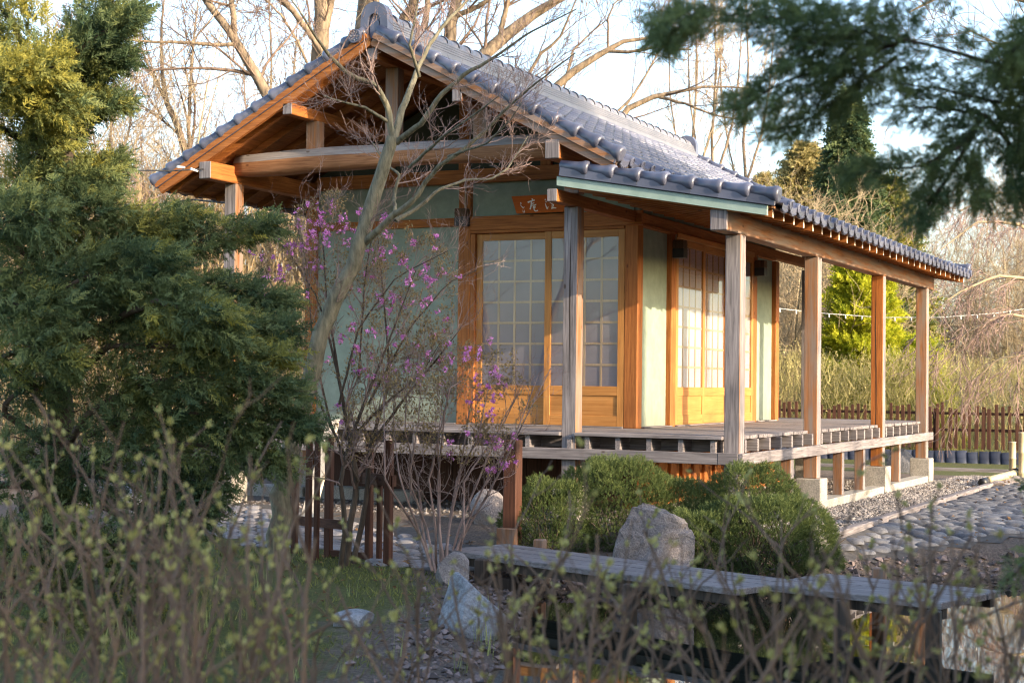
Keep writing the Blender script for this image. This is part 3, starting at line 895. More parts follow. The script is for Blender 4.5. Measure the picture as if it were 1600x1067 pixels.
def stuff_tiles(name, mats, me):
    nv = len(me.vertices)
    v = np.empty(nv * 3, np.float32); me.vertices.foreach_get('co', v); v = v.reshape(-1, 3)
    allv, mb = [], MB()
    fs = [list(p.vertices) for p in me.polygons]
    for m in mats:
        A = np.array(m)
        mb.add((v @ A[:3, :3].T + A[:3, 3]).tolist(), fs)
    o = mb.build(name, M['tile'], TH, True)
    return tag(o, kind='stuff')
NCOL = int((YE1 - YE0 - .14) / TW) + 1
cells = []
def sgn_y(side, i):   # x axis of the tile frame points along -side*Y
    y = YE0 + .07 + i * TW
    return y + (TW if side >= 0 else 0)
for i in range(NCOL):
    for j in range(NC):
        m = slope_mat(1, j * CL, sgn_y(1, i), 0.090) @ Matrix.Rotation(RNG.normal() * .010, 4, 'Z') @ Matrix.Rotation(RNG.normal() * .010, 4, 'X')
        if j == NC - 1: put('eave_tile', eave_me, m @ Matrix.Translation((0, 0, .0)))
        else: cells.append((i, j, m))
cells.sort(key=lambda c: c[0] * 1.0 + (11 - c[1]) * .12)
for (i, j, m) in cells[:300]: put('roof_tile', tile_me, m)
stuff_tiles('roof_tile_field', [m for (_, _, m) in cells[300:]], tile_me)
left = []
for i in range(NCOL):
    for j in range(NC):
        m = slope_mat(-1, j * CL, sgn_y(-1, i), 0.090)
        if j == NC - 1: put('eave_tile', eave_me, m)
        else: left.append(m)
stuff_tiles('left_roof_tile_field', left, tile_me)
LLEN = (XB - XA + .06) / math.cos(LA)
NL = 8
lean_me = tile_mesh('lean_to_tile', LLEN / NL + .03)
lean_eave = tile_mesh('lean_to_eave_tile', LLEN / NL + .03, face=True)
lt = []
for i in range(NCOL):
    for j in range(NL):
        m = slope_mat(0, j * LLEN / NL, sgn_y(0, i), 0.004)
        if j == NL - 1: put('eave_tile', lean_eave, m)
        else: lt.append(m)
stuff_tiles('lean_to_tile_field', lt, lean_me)
# verge tiles: a tube with a knob at its lower end, over a flat skirt
def verge_mesh(L):
    mb = MB()
    mb.lathe((-.028, -.01, .058), (0, 1, 0), [(0, .050), (L * .62, .056), (L * .80, .064), (L * .92, .076), (L + .01, .078), (L + .028, .070), (L + .032, .05), (L + .026, .030), (L + .034, .012)], 14)
    nf = len(mb.f)
    mb.box(-.075, -.052, 0, L + .004, -.045, .05, .004)
    mb.box(-.052, .06, 0, L, .02, .05)
    me = mb.mesh('verge_tile', True)
    for p in list(me.polygons)[nf:]: p.use_smooth = False
    me.materials.append(M['tile']); return me
vm = verge_mesh(CL)
vl = verge_mesh(LLEN / NL)
flip = Matrix.Diagonal((-1, 1, 1, 1))
for side in (1, -1):
    for (yv, front) in ((YE0 + .055, True), (YE1 - .055, False)):
        for j in range(NC):
            m = slope_mat(side, j * CL + .01, yv, 0.105)
            # the skirt must hang outside the verge: local -x is +side*Y
            if (side > 0) == front: m = m @ flip
            put('verge_tile', vm, m)
for (yv, front) in ((YE0 + .055, True), (YE1 - .055, False)):
    for j in range(NL):
        m = slope_mat(0, j * LLEN / NL - .02, yv, 0.050)
        if front: m = m @ flip
        put('verge_tile', vl, m)
# ridge: stacked flat courses, a row of round caps with raised rims, end tiles
zr = z_deck(0) + .02
for k in range(5):
    wd = .17 - .012 * k
    MB().box(RX - wd, RX + wd, YE0 + .10, YE1 - .10, zr + k * .030 - (.05 if k == 0 else 0), zr + k * .030 + .024, .004).build('ridge_course', M['tile_pale'], TH)
    if k < 4: MB().box(RX - wd + .02, RX + wd - .02, YE0 + .11, YE1 - .11, zr + k * .030 + .024, zr + k * .030 + .030).build('ridge_mortar', M['crack'], TH)
cap = MB()
nseg = 10
for (ya, yb, r) in ((0, .235, .088), (.235, .272, .104)):
    pts = [(r * math.cos(math.pi * i / nseg), r * math.sin(math.pi * i / nseg)) for i in range(nseg + 1)]
    vs = [(x, ya, z) for x, z in pts] + [(x, yb, z) for x, z in pts]
    n = nseg + 1
    cap.add(vs, [(i, i + 1, i + 1 + n, i + n) for i in range(nseg)] + [list(range(n)), list(range(2 * n - 1, n - 1, -1))])
cap_me = cap.mesh('ridge_cap', True); cap_me.materials.append(M['tile_pale'])
y = YE0 + .12
while y < YE1 - .35:
    put('ridge_cap', cap_me, Matrix.Translation((RX, y, zr + .148))); y += .27
def ridge_end(y, sgn):
    out, inn = [], []
    for (w_, h_, lst) in ((.155, .375, out), (.072, .255, inn)):
        lst += [(-w_ * 1.06, -.02), (-w_, h_ - w_)]
        lst += [(w_ * math.cos(a), h_ - w_ + w_ * math.sin(a)) for a in np.linspace(math.pi * .92, math.pi * .08, 9)]
        lst += [(w_, h_ - w_), (w_ * 1.06, -.02)]
    n = len(out)
    zb = zr - .06
    y0, y1 = y, y + sgn * .11
    def ring(l, yy): return [(RX + a, yy, zb + b_) for a, b_ in l]
    mb = MB()
    vs = ring(out, y0) + ring(inn, y0) + ring(inn, y0 + sgn * .035) + ring(out, y1)
    fs = [(i, i + 1, n + i + 1, n + i) for i in range(n - 1)] + [(n + i, n + i + 1, 2 * n + i + 1, 2 * n + i) for i in range(n - 1)]
    fs += [list(range(2 * n, 3 * n))] + [(i, i + 1, 3 * n + i + 1, 3 * n + i) for i in range(n - 1)] + [list(range(3 * n, 4 * n))]
    mb.add(vs, fs)
    o = mb.build('ridge_end_tile', M['tile'], TH)
    i2 = [(a * .72, .02 + b_ * .72) for a, b_ in inn]
    m2 = MB(); m2.add(ring(i2, y0 + sgn * .018) + ring(i2, y0 + sgn * .034), [list(range(n))] + [(i, i + 1, n + i + 1, n + i) for i in range(n - 1)])
    m2.build('crest', M['tile'], o)
    m3 = MB()
    for s_ in (-1, 1):
        m3.lathe((RX + s_ * .17, y0 + sgn * .05, zb + .0), (0, -sgn, 0), [(-.03, .05), (.03, .055), (.045, .04)], 10)
    m3.build('foot_scroll', M['tile'], o)
ridge_end(YE0 + .06, 1); ridge_end(YE1 - .06, -1)
d = MB().lathe((RX - .155, YE0 + .22, zr - .045), (0, -1, 0), [(0, .066), (.27, .070), (.285, .070), (.285, .058), (.276, .056), (.276, .001)], 18)
dd = d.build('ridge_disc_tile', M['tile'], TH)
st = MB()
for k in range(9):
    r_, a = (.042, 2 * math.pi * k / 8) if k < 8 else (0, 0)
    st.lathe((RX - .155 + r_ * math.cos(a), YE0 - .055, zr - .045 + r_ * math.sin(a)), (0, -1, 0), [(-.004, .010), (.006, .009), (.010, .004)], 7)
st.build('boss', M['tile_pale'], dd)

# ------------------------------------------------------------------ sliding doors
def sliding_door(org, ux, wd, cols, rows, lit):
    """A paper-screen door with glass in front: org = lower left corner, ux = (dx, dy) along it; outward is to its right-hand side."""
    ox, oy = ux[1], -ux[0]
    H, st_, tr_, mr0, mr1, br = 2.098, .075, .078, .325, .425, .11
    ax = 'x' if abs(ux[0]) > .5 else 'y'
    def bx(mb, a0, a1, z0, z1, d0, d1, c=.003):
        P = [(org[0] + ux[0] * a + ox * d_, org[1] + ux[1] * a + oy * d_) for a in (a0, a1) for d_ in (d0, d1)]
        xs, ys_ = [p[0] for p in P], [p[1] for p in P]
        return mb.box(min(xs), max(xs), min(ys_), max(ys_), org[2] + z0, org[2] + z1, c)
    d = bx(bx(MB(), 0, st_, 0, H, 0, .034), wd - st_, wd, 0, H, 0, .034).build('door', M['door_z'], TH)
    for (za, zb) in ((H - tr_, H - .001), (mr0, mr1), (.001, br)):
        bx(MB(), st_, wd - st_, za, zb, .001, .033).build('door_rail', M['door_' + ax], d)
    bx(MB(), st_, wd - st_, br, mr0, .008, .022, 0).build('door_panel', M['door_' + ax], d)
    bx(MB(), st_, wd - st_, mr1, H - tr_, .004, .009, 0).build('paper', M['lit_paper' if lit else 'paper'], d)
    iw, ih = wd - 2 * st_, H - tr_ - mr1
    for i in range(1, cols):
        a = st_ + iw * i / cols
        bx(MB(), a - .012, a + .012, mr1, H - tr_, .0092, .0175, 0).build('muntin', M['muntin'], d)
    for j in range(1, rows):
        z = mr1 + ih * j / rows
        bx(MB(), st_, wd - st_, z - .012, z + .012, .0093, .0168, 0).build('muntin', M['muntin'], d)
    bx(MB(), st_, wd - st_, mr1, H - tr_, .024, .027, 0).build('glass_pane', M['glass'], d)
    return d
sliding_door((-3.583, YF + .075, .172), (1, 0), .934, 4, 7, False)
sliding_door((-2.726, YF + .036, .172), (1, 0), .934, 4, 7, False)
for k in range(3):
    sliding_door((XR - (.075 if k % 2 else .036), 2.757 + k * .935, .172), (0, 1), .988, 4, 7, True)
MB().box(-5.6, XR - .2, YF + .2, YB - .2, .10, .15).build('room_floor', M['orange_x'], TH)

# ------------------------------------------------------------------ name board
nb = thing('name_board', 'orange-brown wooden name board with white brush characters above the front doors', 'sign', (-2.76, 1.5, 2.56))
tilt = .05
bp = [(-3.085, 2.655), (-2.425, 2.655), (-2.475, 2.466), (-3.035, 2.466)]
vs = []
for y0 in (1.50, 1.518):
    vs += [(x, y0 - (tilt if z > 2.6 else 0) * .6, z) for x, z in bp]
MB().add(vs, [(0, 1, 2, 3), (7, 6, 5, 4), (0, 4, 5, 1), (1, 5, 6, 2), (2, 6, 7, 3), (3, 7, 4, 0)]).build('board', M['sign'], nb)
def brush(strokes, name):
    """Brush strokes as flat ribbons of changing width, a millimetre proud of the board."""
    mb = MB()
    for s_ in strokes:
        q = resample([(x, z, w_) for x, z, w_ in s_], 12)
        for k in range(11):
            (x0, z0, w0), (x1, z1, w1) = q[k], q[k + 1]
            dx, dz = x1 - x0, z1 - z0; L = math.hypot(dx, dz) + 1e-9
            nx, nz = -dz / L, dx / L
            def pt(x, z): return (x, 1.4975 - tilt * .6 * np.clip((z - 2.466) / .189, 0, 1) - .0015, z)
            mb.add([pt(x0 + nx * w0, z0 + nz * w0), pt(x0 - nx * w0, z0 - nz * w0), pt(x1 - nx * w1, z1 - nz * w1), pt(x1 + nx * w1, z1 + nz * w1)], [(0, 1, 2, 3)])
    mb.build(name, M['brush'], nb)
def G(px, py):    # survey of the writing: board coordinates from the close-up of the photo
    return (-3.078 + (px - 100) / 1340 * .575, 2.652 - (py - 225 + (px - 100) * .03) / 440 * .19)
def S(*pts): return [(*G(a, b_), w_ * .00050) for a, b_, w_ in pts]
brush([S((1020, 300, 14), (1045, 325, 10)), S((1035, 350, 18), (1060, 375, 10)), S((1020, 400, 6), (1040, 470, 12), (1070, 545, 16), (1100, 480, 5)),
       S((1150, 300, 16), (1195, 268, 14), (1235, 285, 16), (1210, 345, 14), (1150, 390, 16)), S((1200, 300, 8), (1190, 350, 10)),
       S((1200, 395, 14), (1215, 440, 12), (1255, 430, 10), (1225, 490, 14), (1190, 470, 10)), S((1180, 530, 14), (1240, 512, 16), (1320, 520, 10))], 'character')
brush([S((655, 285, 14), (690, 315, 12)), S((535, 375, 18), (620, 345, 14), (735, 322, 12)), S((640, 330, 12), (635, 430, 18), (590, 550, 14)),
       S((650, 410, 12), (720, 385, 8)), S((660, 455, 10), (770, 430, 12)), S((690, 470, 10), (680, 520, 12), (740, 505, 10), (735, 465, 8), (690, 480, 8)),
       S((710, 470, 10), (700, 560, 12), (740, 595, 14), (810, 575, 12))], 'character')
brush([S((325, 375, 10), (355, 395, 8), (330, 425, 7)), S((330, 440, 6), (360, 480, 9), (395, 500, 7)), S((430, 475, 6), (410, 520, 8), (375, 500, 5)),
       S((385, 560, 6), (390, 615, 7), (435, 625, 8), (430, 565, 6))], 'signature')

# ------------------------------------------------------------------ wall lanterns
def wall_lantern(x0, x1, y0, y1, z0, z1, label, cx, cy, ztop):
    t = thing('wall_lantern', label, 'lantern', ((x0 + x1) / 2, (y0 + y1) / 2, z0), 'wall lanterns on the tea house posts')
    zm = z0 + (z1 - z0) * .52
    MB().box(x0, x1, y0, y1, z0, zm, .004).build('lantern_base', M['black'], t)
    h = MB().box(x0 + .004, x1 - .004, y0 + .004, y1 - .004, zm + .001, z1, .003).build('lantern_head', M['lantern_wood'], t)
    s_ = MB()
    for k in range(5):
        z = zm + .012 + k * (z1 - zm - .02) / 5
        s_.box(x0, x1, y0, y1, z, z + .007)
    s_.build('slat', M['lantern_wood'], h)
    MB().tube((cx, cy, z1), (cx, cy, ztop), .011, n=8).build('conduit', M['conduit'], t)
wall_lantern(-3.79, -3.648, 1.465, 1.573, 2.355, 2.55, 'black-based lantern on the front post left of the double doors', -3.70, 1.56, 2.84)
wall_lantern(-1.636, -1.505, 2.60, 2.74, 2.035, 2.235, 'black-based lantern on the side wall beside the narrow green panel', -1.622, 2.68, 2.30)
wall_lantern(-1.636, -1.505, 5.62, 5.76, 2.035, 2.235, 'brown and black lantern on the farthest side-wall post', -1.622, 5.70, 2.30)
# ================================================================== ground and pond
ZW = -0.98
POND = np.array([(-0.55, -3.3), (0.1, -4.8), (0.62, -6.2), (1.2, -7.6), (2.6, -8.4), (4.6, -8.2), (6.0, -6.5), (6.2, -3.5), (5.2, -0.8), (3.6, 0.55), (2.5, 0.0), (1.8, -0.5), (1.35, -1.05), (0.95, -1.4), (0.3, -1.95), (-0.3, -2.5)])
def poly_sdf(x, y, P):
    """Signed distance to a closed outline, negative inside."""
    x, y = np.asarray(x, float), np.asarray(y, float)
    d = np.full(x.shape, 1e9); ins = np.zeros(x.shape, bool)
    n = len(P)
    for i in range(n):
        ax, ay = P[i]; bx_, by = P[(i + 1) % n]
        ex, ey = bx_ - ax, by - ay
        t = np.clip(((x - ax) * ex + (y - ay) * ey) / (ex * ex + ey * ey), 0, 1)
        d = np.minimum(d, np.hypot(x - ax - t * ex, y - ay - t * ey))
        c = ((ay > y) != (by > y)) & (x < (bx_ - ax) * (y - ay) / (by - ay + 1e-12) + ax)
        ins ^= c
    return np.where(ins, -d, d)
def lumps(x, y):
    return (np.sin(x * 2.1 + 1.3 * np.sin(y * 1.7)) * np.cos(y * 2.4 + np.sin(x * 1.1)) * .5 + np.sin(x * 5.3 + y * 3.1) * np.sin(y * 4.7 - x * 2.2) * .3)
def land(x, y):
    x, y = np.asarray(x, float), np.asarray(y, float)
    front = smooth01(0.2, -2.6, y)
    z = -0.69 - 0.16 * front - 0.10 * smooth01(-5.5, -11, y)
    z = z - .04 * smooth01(-3, -7, x) * smooth01(2, -1, y)
    z = z - 0.12 * smooth01(0.95, 1.3, x) * smooth01(2.5, -0.8, y)
    z = z - .13 * smooth01(9, 14, y)
    z = z + lumps(x, y) * 0.022 * (1 - .8 * smooth01(-1, 0.5, y) * smooth01(-6, -5, x))
    return z
def ground_z(x, y):
    z = land(x, y)
    s = poly_sdf(x, y, POND)
    k = smooth01(0.16, -0.75, s)
    z2 = z + (ZW + .02 - z) * smooth01(0.55, 0.0, s) * 0.9
    return z2 * (1 - k) + (ZW - .55) * k
gx = np.concatenate([-np.geomspace(500, 13, 22), np.arange(-12.4, 8.2, .14), np.geomspace(8.6, 500, 24)])
gy = np.concatenate([-np.geomspace(400, 16, 18), np.arange(-15.5, 12, .14), np.geomspace(12.4, 600, 28)])
X, Y = np.meshgrid(gx, gy)
Z = ground_z(X, Y)
nx_, ny_ = len(gx), len(gy)
ii = (np.arange(ny_ - 1)[:, None] * nx_ + np.arange(nx_ - 1)[None]).ravel()
grass_amt = smooth01(-1.4, -2.6, Y + .12 * lumps(X, Y)) * smooth01(.35, -.9, X + (Y + 5.5) * .45) * (1 - smooth01(2.0, .2, np.abs(poly_sdf(X, Y, POND))) * .6)
grass_amt = np.clip(np.maximum(grass_amt, smooth01(10.5, 13, Y) * .75) + .35 * lumps(X * .8, Y * .8), 0, 1)
me = mesh_from('ground', np.stack([X, Y, Z], -1).reshape(-1, 3), [np.stack([ii, ii + 1, ii + nx_ + 1, ii + nx_], 1)], True, grass_amt.ravel())
_m, nt, b = nodes_of('soil_and_moss')
tcs = N(nt, 'ShaderNodeTexCoord')
n1 = N(nt, 'ShaderNodeTexNoise', Scale=6.0, Detail=7.0, Roughness=.65)
n2 = N(nt, 'ShaderNodeTexNoise', Scale=42.0, Detail=4.0, Roughness=.7)
for q in (n1, n2): nt.links.new(tcs.outputs['Object'], q.inputs['Vector'])
rs = ramp(nt, [(0.3, (0.055, 0.042, 0.037)), (0.5, (0.12, 0.095, 0.08)), (0.72, (0.21, 0.17, 0.145))])
rg = ramp(nt, [(0.3, (0.042, 0.048, 0.018)), (0.55, (0.085, 0.095, 0.030)), (0.75, (0.16, 0.15, 0.045))])
nt.links.new(n2.outputs[0], rs.inputs[0]); nt.links.new(n2.outputs[0], rg.inputs[0])
ta = N(nt, 'ShaderNodeAttribute', attribute_name='tint')
ma = N(nt, 'ShaderNodeMath', operation='ADD'); mb_ = N(nt, 'ShaderNodeMath', operation='SUBTRACT')
nt.links.new(ta.outputs['Fac'], ma.inputs[0]); nt.links.new(n1.outputs[0], ma.inputs[1])
nt.links.new(ma.outputs[0], mb_.inputs[0]); mb_.inputs[1].default_value = .5
rm = ramp(nt, [(0.3, (0, 0, 0)), (0.6, (1, 1, 1))])
nt.links.new(mb_.outputs[0], rm.inputs[0])
mixc = N(nt, 'ShaderNodeMix', data_type='RGBA')
nt.links.new(rm.outputs[0], mixc.inputs[0]); nt.links.new(rs.outputs[0], mixc.inputs[6]); nt.links.new(rg.outputs[0], mixc.inputs[7])
nt.links.new(mixc.outputs[2], b.inputs['Base Color'])
b.inputs['Roughness'].default_value = .95; b.inputs['Specular IOR Level'].default_value = .2
bump(nt, b, n2.outputs[0], .8, .03)
tag(link('ground', me, _m), kind='structure')
o = MB().add([(-1.2, -9, ZW), (7, -9, ZW), (7, 1.2, ZW), (-1.2, 1.2, ZW)], [(0, 1, 2, 3)]).build('pond_water', M['water'])
tag(o, kind='structure')

# ------------------------------------------------------------------ gravel, pebbles, cobbles
PEB = [pebble_temp(s) for s in range(5)]
def strew(name, mat, x, y, size, tint, dz=0.0, label=None):
    p = np.stack([x, y, ground_z(x, y) + size * .25 + dz], 1)
    d = RNG.normal(size=p.shape); d[:, 2] *= .3
    return tag(scatter(name, mat, None, PEB, p, d, size, tint), kind='stuff')
n = 9000
x = RNG.uniform(.07, .93, n); y = RNG.uniform(-.6, 11.5, n) ** 1
strew('gravel', M['pebble'], x, y, RNG.uniform(.012, .026, n), RNG.random(n))
n = 5200
x = RNG.uniform(-5.6, 0.0, n); y = RNG.uniform(-.25, 8, n)
strew('gravel_under_house', M['pebble'], x, y, RNG.uniform(.012, .028, n), RNG.random(n) * .7)
n = 16000
x = RNG.uniform(-1.3, 3.6, n); y = RNG.uniform(-7.2, 1.6, n)
s = poly_sdf(x, y, POND)
k = (s > -.25) & (s < .75) & (RNG.random(n) < smooth01(.8, .15, s)) & ~((x > .9) & (y > -.9) & (s > .38))
strew('shore_pebbles', M['mud_pebble'], x[k], y[k], RNG.gamma(3, .006, k.sum()) + .008, RNG.random(k.sum()))

def cobble_mesh(seed):
    g = np.random.default_rng(seed)
    n = 9
    v = [(0, 0, 1.0)]
    an = np.linspace(0, 2 * np.pi, n, endpoint=False) + g.normal(size=n) * .12
    ra = g.uniform(.86, 1.1, n)
    for (r, h) in ((.55, .86), (.9, .48), (1.0, -.3)):
        v += [(r * q * math.cos(a), r * q * math.sin(a), h + g.normal() * .05) for a, q in zip(an, ra)]
    f3 = [(0, 1 + i, 1 + (i + 1) % n) for i in range(n)]
    f4 = [(1 + n * r + i, 1 + n * (r + 1) + i, 1 + n * (r + 1) + (i + 1) % n, 1 + n * r + (i + 1) % n) for r in range(2) for i in range(n)]
    return np.array(v), f3, f4
def cobbles(parent, name, mat, cells, sz, zh):
    """Individual stones nearest the viewer first; past 300 they become one mass."""
    protos = []
    for s in range(5):
        v, f3, f4 = cobble_mesh(s + 20)
        me = bpy.data.meshes.new(name); me.from_pydata(v.tolist(), [], f3 + f4)
        me.polygons.foreach_set('use_smooth', [True] * len(me.polygons)); me.materials.append(mat); protos.append((me, v, f3 + f4))
    cells = sorted(cells, key=lambda c: (c[0] - CAM[0]) ** 2 + (c[1] - CAM[1]) ** 2)
    rest = MB()
    for i, (x, y) in enumerate(cells):
        me, v, f = protos[RNG.integers(5)]
        a = sz * RNG.uniform(.72, 1.15); bb = sz * RNG.uniform(.55, .88)
        m = Matrix.Translation((x, y, float(ground_z(x, y)) + RNG.uniform(-.012, .008))) @ Matrix.Rotation(RNG.uniform(-.5, .5) + (math.pi if RNG.random() < .5 else 0), 4, 'Z') @ Matrix.Diagonal((a, bb, zh, 1))
        if i < 290: put(name, me, m, parent)
        else: rest.add([m @ Vector(p) for p in v.tolist()], f)
    if rest.v: tag(rest.build(name + '_field', mat, parent, True), kind='stuff')
def hexcells(x0, x1, y0, y1, sx, sy, test):
    out = []
    for j in range(int((y1 - y0) / sy)):
        for i in range(int((x1 - x0) / sx)):
            x = x0 + (i + .5 * (j % 2)) * sx + RNG.normal() * sx * .07; y = y0 + j * sy + RNG.normal() * sy * .07
            if test(x, y): out.append((x, y))
    return out
PATH_R = np.array([(1.05, -.72), (1.25, -.5), (1.9, .47), (2.31, 1.39), (3.2, 2.6), (4.6, 3.6), (4.6, 13), (1.02, 13)])
gp = tag(thing('cobble_path', None, None), kind='structure')
cobbles(gp, 'cobble', M['cobble'], hexcells(1.0, 4.4, -1.5, 9.5, .215, .150, lambda x, y: poly_sdf(x, y, PATH_R) < -.03), .120, .040)
PATH_L = np.array([(-9.5, 2.6), (-6.1, .05), (-5.0, -.25), (-3.4, -.95), (-2.2, -1.55), (-1.35, -2.35), (-1.35, -3.2), (-2.1, -3.05), (-2.9, -2.35), (-3.7, -2.45), (-4.8, -1.75), (-6.3, -1.0), (-9.8, 1.0)])
gp2 = tag(thing('paved_path', None, None), kind='structure')
cobbles(gp2, 'paving_stone', M['paver'], hexcells(-8.2, -1.2, -3.4, 2.2, .19, .14, lambda x, y: poly_sdf(x, y, PATH_L) < -.06), .104, .03)
def drape(P, dz, name, mat, parent):
    x0, y0 = P.min(0); x1, y1 = P.max(0)
    xs, ys_ = np.arange(x0, x1 + .2, .2), np.arange(y0, y1 + .2, .2)
    XX, YY = np.meshgrid(xs, ys_); ins = poly_sdf(XX, YY, P) < .05
    vid = np.arange(XX.size).reshape(XX.shape)
    q = np.stack([vid[:-1, :-1], vid[:-1, 1:], vid[1:, 1:], vid[1:, :-1]], -1)[ins[:-1, :-1]]
    me = mesh_from(name, np.stack([XX, YY, ground_z(XX, YY) + dz], -1).reshape(-1, 3), [q.reshape(-1, 4)], True)
    return link(name, me, mat, parent)
M['bed'] = mottled('path_bedding', [(0.3, (0.035, 0.032, 0.032)), (0.7, (0.085, 0.078, 0.074))], 20, 5, .95, .4, .01)
drape(PATH_R, .006, 'path_bed', M['bed'], gp)
drape(PATH_L, .006, 'path_bed', M['bed'], gp2)

# wooden edging between gravel and cobbles
ke = thing('path_edging', 'weathered wooden edging beams laid between the gravel strip and the cobbled path', 'edging', (.95, 3, -.66))
ys = [-1.25, 1.2, 3.9, 6.6, 8.1]
for a, b_ in zip(ys[:-1], ys[1:]):
    box('edging_beam', M['grey_y'], ke, .915, 1.005, a, b_ - .008, -.80, -.635 + RNG.uniform(-.005, .005), .008)

# ------------------------------------------------------------------ rocks
def rock(name, label, mat, x, y, z, sx, sy, sz, seed, rot=0.0, lean=0.0, group=None, cuts=7, peak=0.0):
    g = np.random.default_rng(seed)
    import bmesh
    bm = bmesh.new()
    bmesh.ops.create_icosphere(bm, subdivisions=4, radius=1.0)
    v = np.array([q.co[:] for q in bm.verts])
    for _ in range(cuts):
        nrm = g.normal(size=3); nrm /= np.linalg.norm(nrm)
        h = g.uniform(.55, .85)
        d = v @ nrm - h
        v -= np.maximum(d, 0)[:, None] * nrm * .93
    f = sum(np.sin(v @ g.normal(size=3) * q + g.uniform(0, 6)) / q for q in (3, 5, 8, 13, 19))
    v *= (1 + .045 * f)[:, None]
    v[:, 0] += lean * v[:, 2]
    if peak: v[:, :2] *= (1 - peak * smooth01(-.2, 1.0, v[:, 2]))[:, None]
    v = v * np.array([sx, sy, sz])
    c, s_ = math.cos(rot), math.sin(rot)
    v[:, :2] = v[:, :2] @ np.array([[c, s_], [-s_, c]])
    for q, p in zip(bm.verts, v): q.co = p
    me = bpy.data.meshes.new(name); bm.to_mesh(me); bm.free()
    me.polygons.foreach_set('use_smooth', [False] * len(me.polygons))
    me.materials.append(mat)
    o = bpy.data.objects.new(name, me); C.objects.link(o)
    o.location = (x, y, z)
    return tag(o, label, 'boulder', group)
gB = 'boulders around the tea house'
def hull_rock(name, label, mat, x, y, z, pts, group, seed):
    """A boulder from the corners one can see, roughened; local x runs to the viewer's right."""
    import bmesh
    g = np.random.default_rng(seed)
    bm = bmesh.new()
    for p in pts: bm.verts.new(p)
    bmesh.ops.convex_hull(bm, input=bm.verts)
    bmesh.ops.triangulate(bm, faces=bm.faces)
    for k in range(4):
        bmesh.ops.subdivide_edges(bm, edges=bm.edges, cuts=1, use_grid_fill=True)
        bmesh.ops.smooth_vert(bm, verts=bm.verts, factor=.17, use_axis_x=True, use_axis_y=True, use_axis_z=True)
        bm.normal_update()
        for q in bm.verts: q.co += q.normal * g.normal() * (.018, .008, .004, .0015)[k]
    for q in bm.verts:
        a = q.co
        q.co = Vector((a.x * .897 - a.y * .44, a.x * .44 + a.y * .897, a.z))
    me = bpy.data.meshes.new(name); bm.to_mesh(me); bm.free(); me.materials.append(mat)
    o = bpy.data.objects.new(name, me); C.objects.link(o); o.location = (x, y, z)
    return tag(o, label, 'boulder', group)
hull_rock('boulder', 'tall pinkish grey granite boulder standing between the two clipped shrubs', M['granite'], .02, -2.28, -.88,
          [(-.31, -.22, 0), (.32, -.22, 0), (.33, -.18, .34), (.27, -.15, .46), (.10, -.12, .53), (-.06, -.10, .60), (-.17, -.12, .57), (-.29, -.17, .32), (-.25, .2, 0), (.26, .2, 0), (.24, .14, .34), (-.06, .08, .50), (-.22, .14, .28), (-.02, -.26, .02), (.02, -.22, .3)], gB, 4)
rock('boulder', 'round grey boulder in front of the dark foundation under the veranda', M['granite'], -2.35, -.45, -.66, .20, .18, .27, 8, .4, .05, gB)
rock('boulder', 'large pale blue-grey angular rock at the pond edge below the plank bridge', M['bluestone'], -.02, -5.30, -.78, .27, .22, .24, 15, -.3, -.12, gB, 9, .2)
rock('boulder', 'small speckled rock beside the near end of the plank bridge', M['granite'], -.93, -3.75, -.80, .15, .14, .19, 23, .2, 0, gB)
rock('boulder', 'boulder coloured dark for shade behind the farthest veranda post', M['shade_dark_rock'], -1.25, 12.6, -.90, .52, .5, .52, 31, .2, .1, gB)
for i, (x, y, s_, lb) in enumerate(((-.5, -4.35, .10, 'flat pale stone on the pebbly shore left of the big blue-grey rock'), (-.55, -5.75, .11, 'low rock half sunk in moss in front of the blue-grey rock'), (.05, -1.62, .12, 'small flat stone under the clipped shrub beside the bridge'))):
    rock('small_rock', lb, M['bluestone'] if i else M['granite'], x, y, float(ground_z(x, y)) + .03, s_ * 1.4, s_, s_ * .6, 40 + i, i, 0, gB)

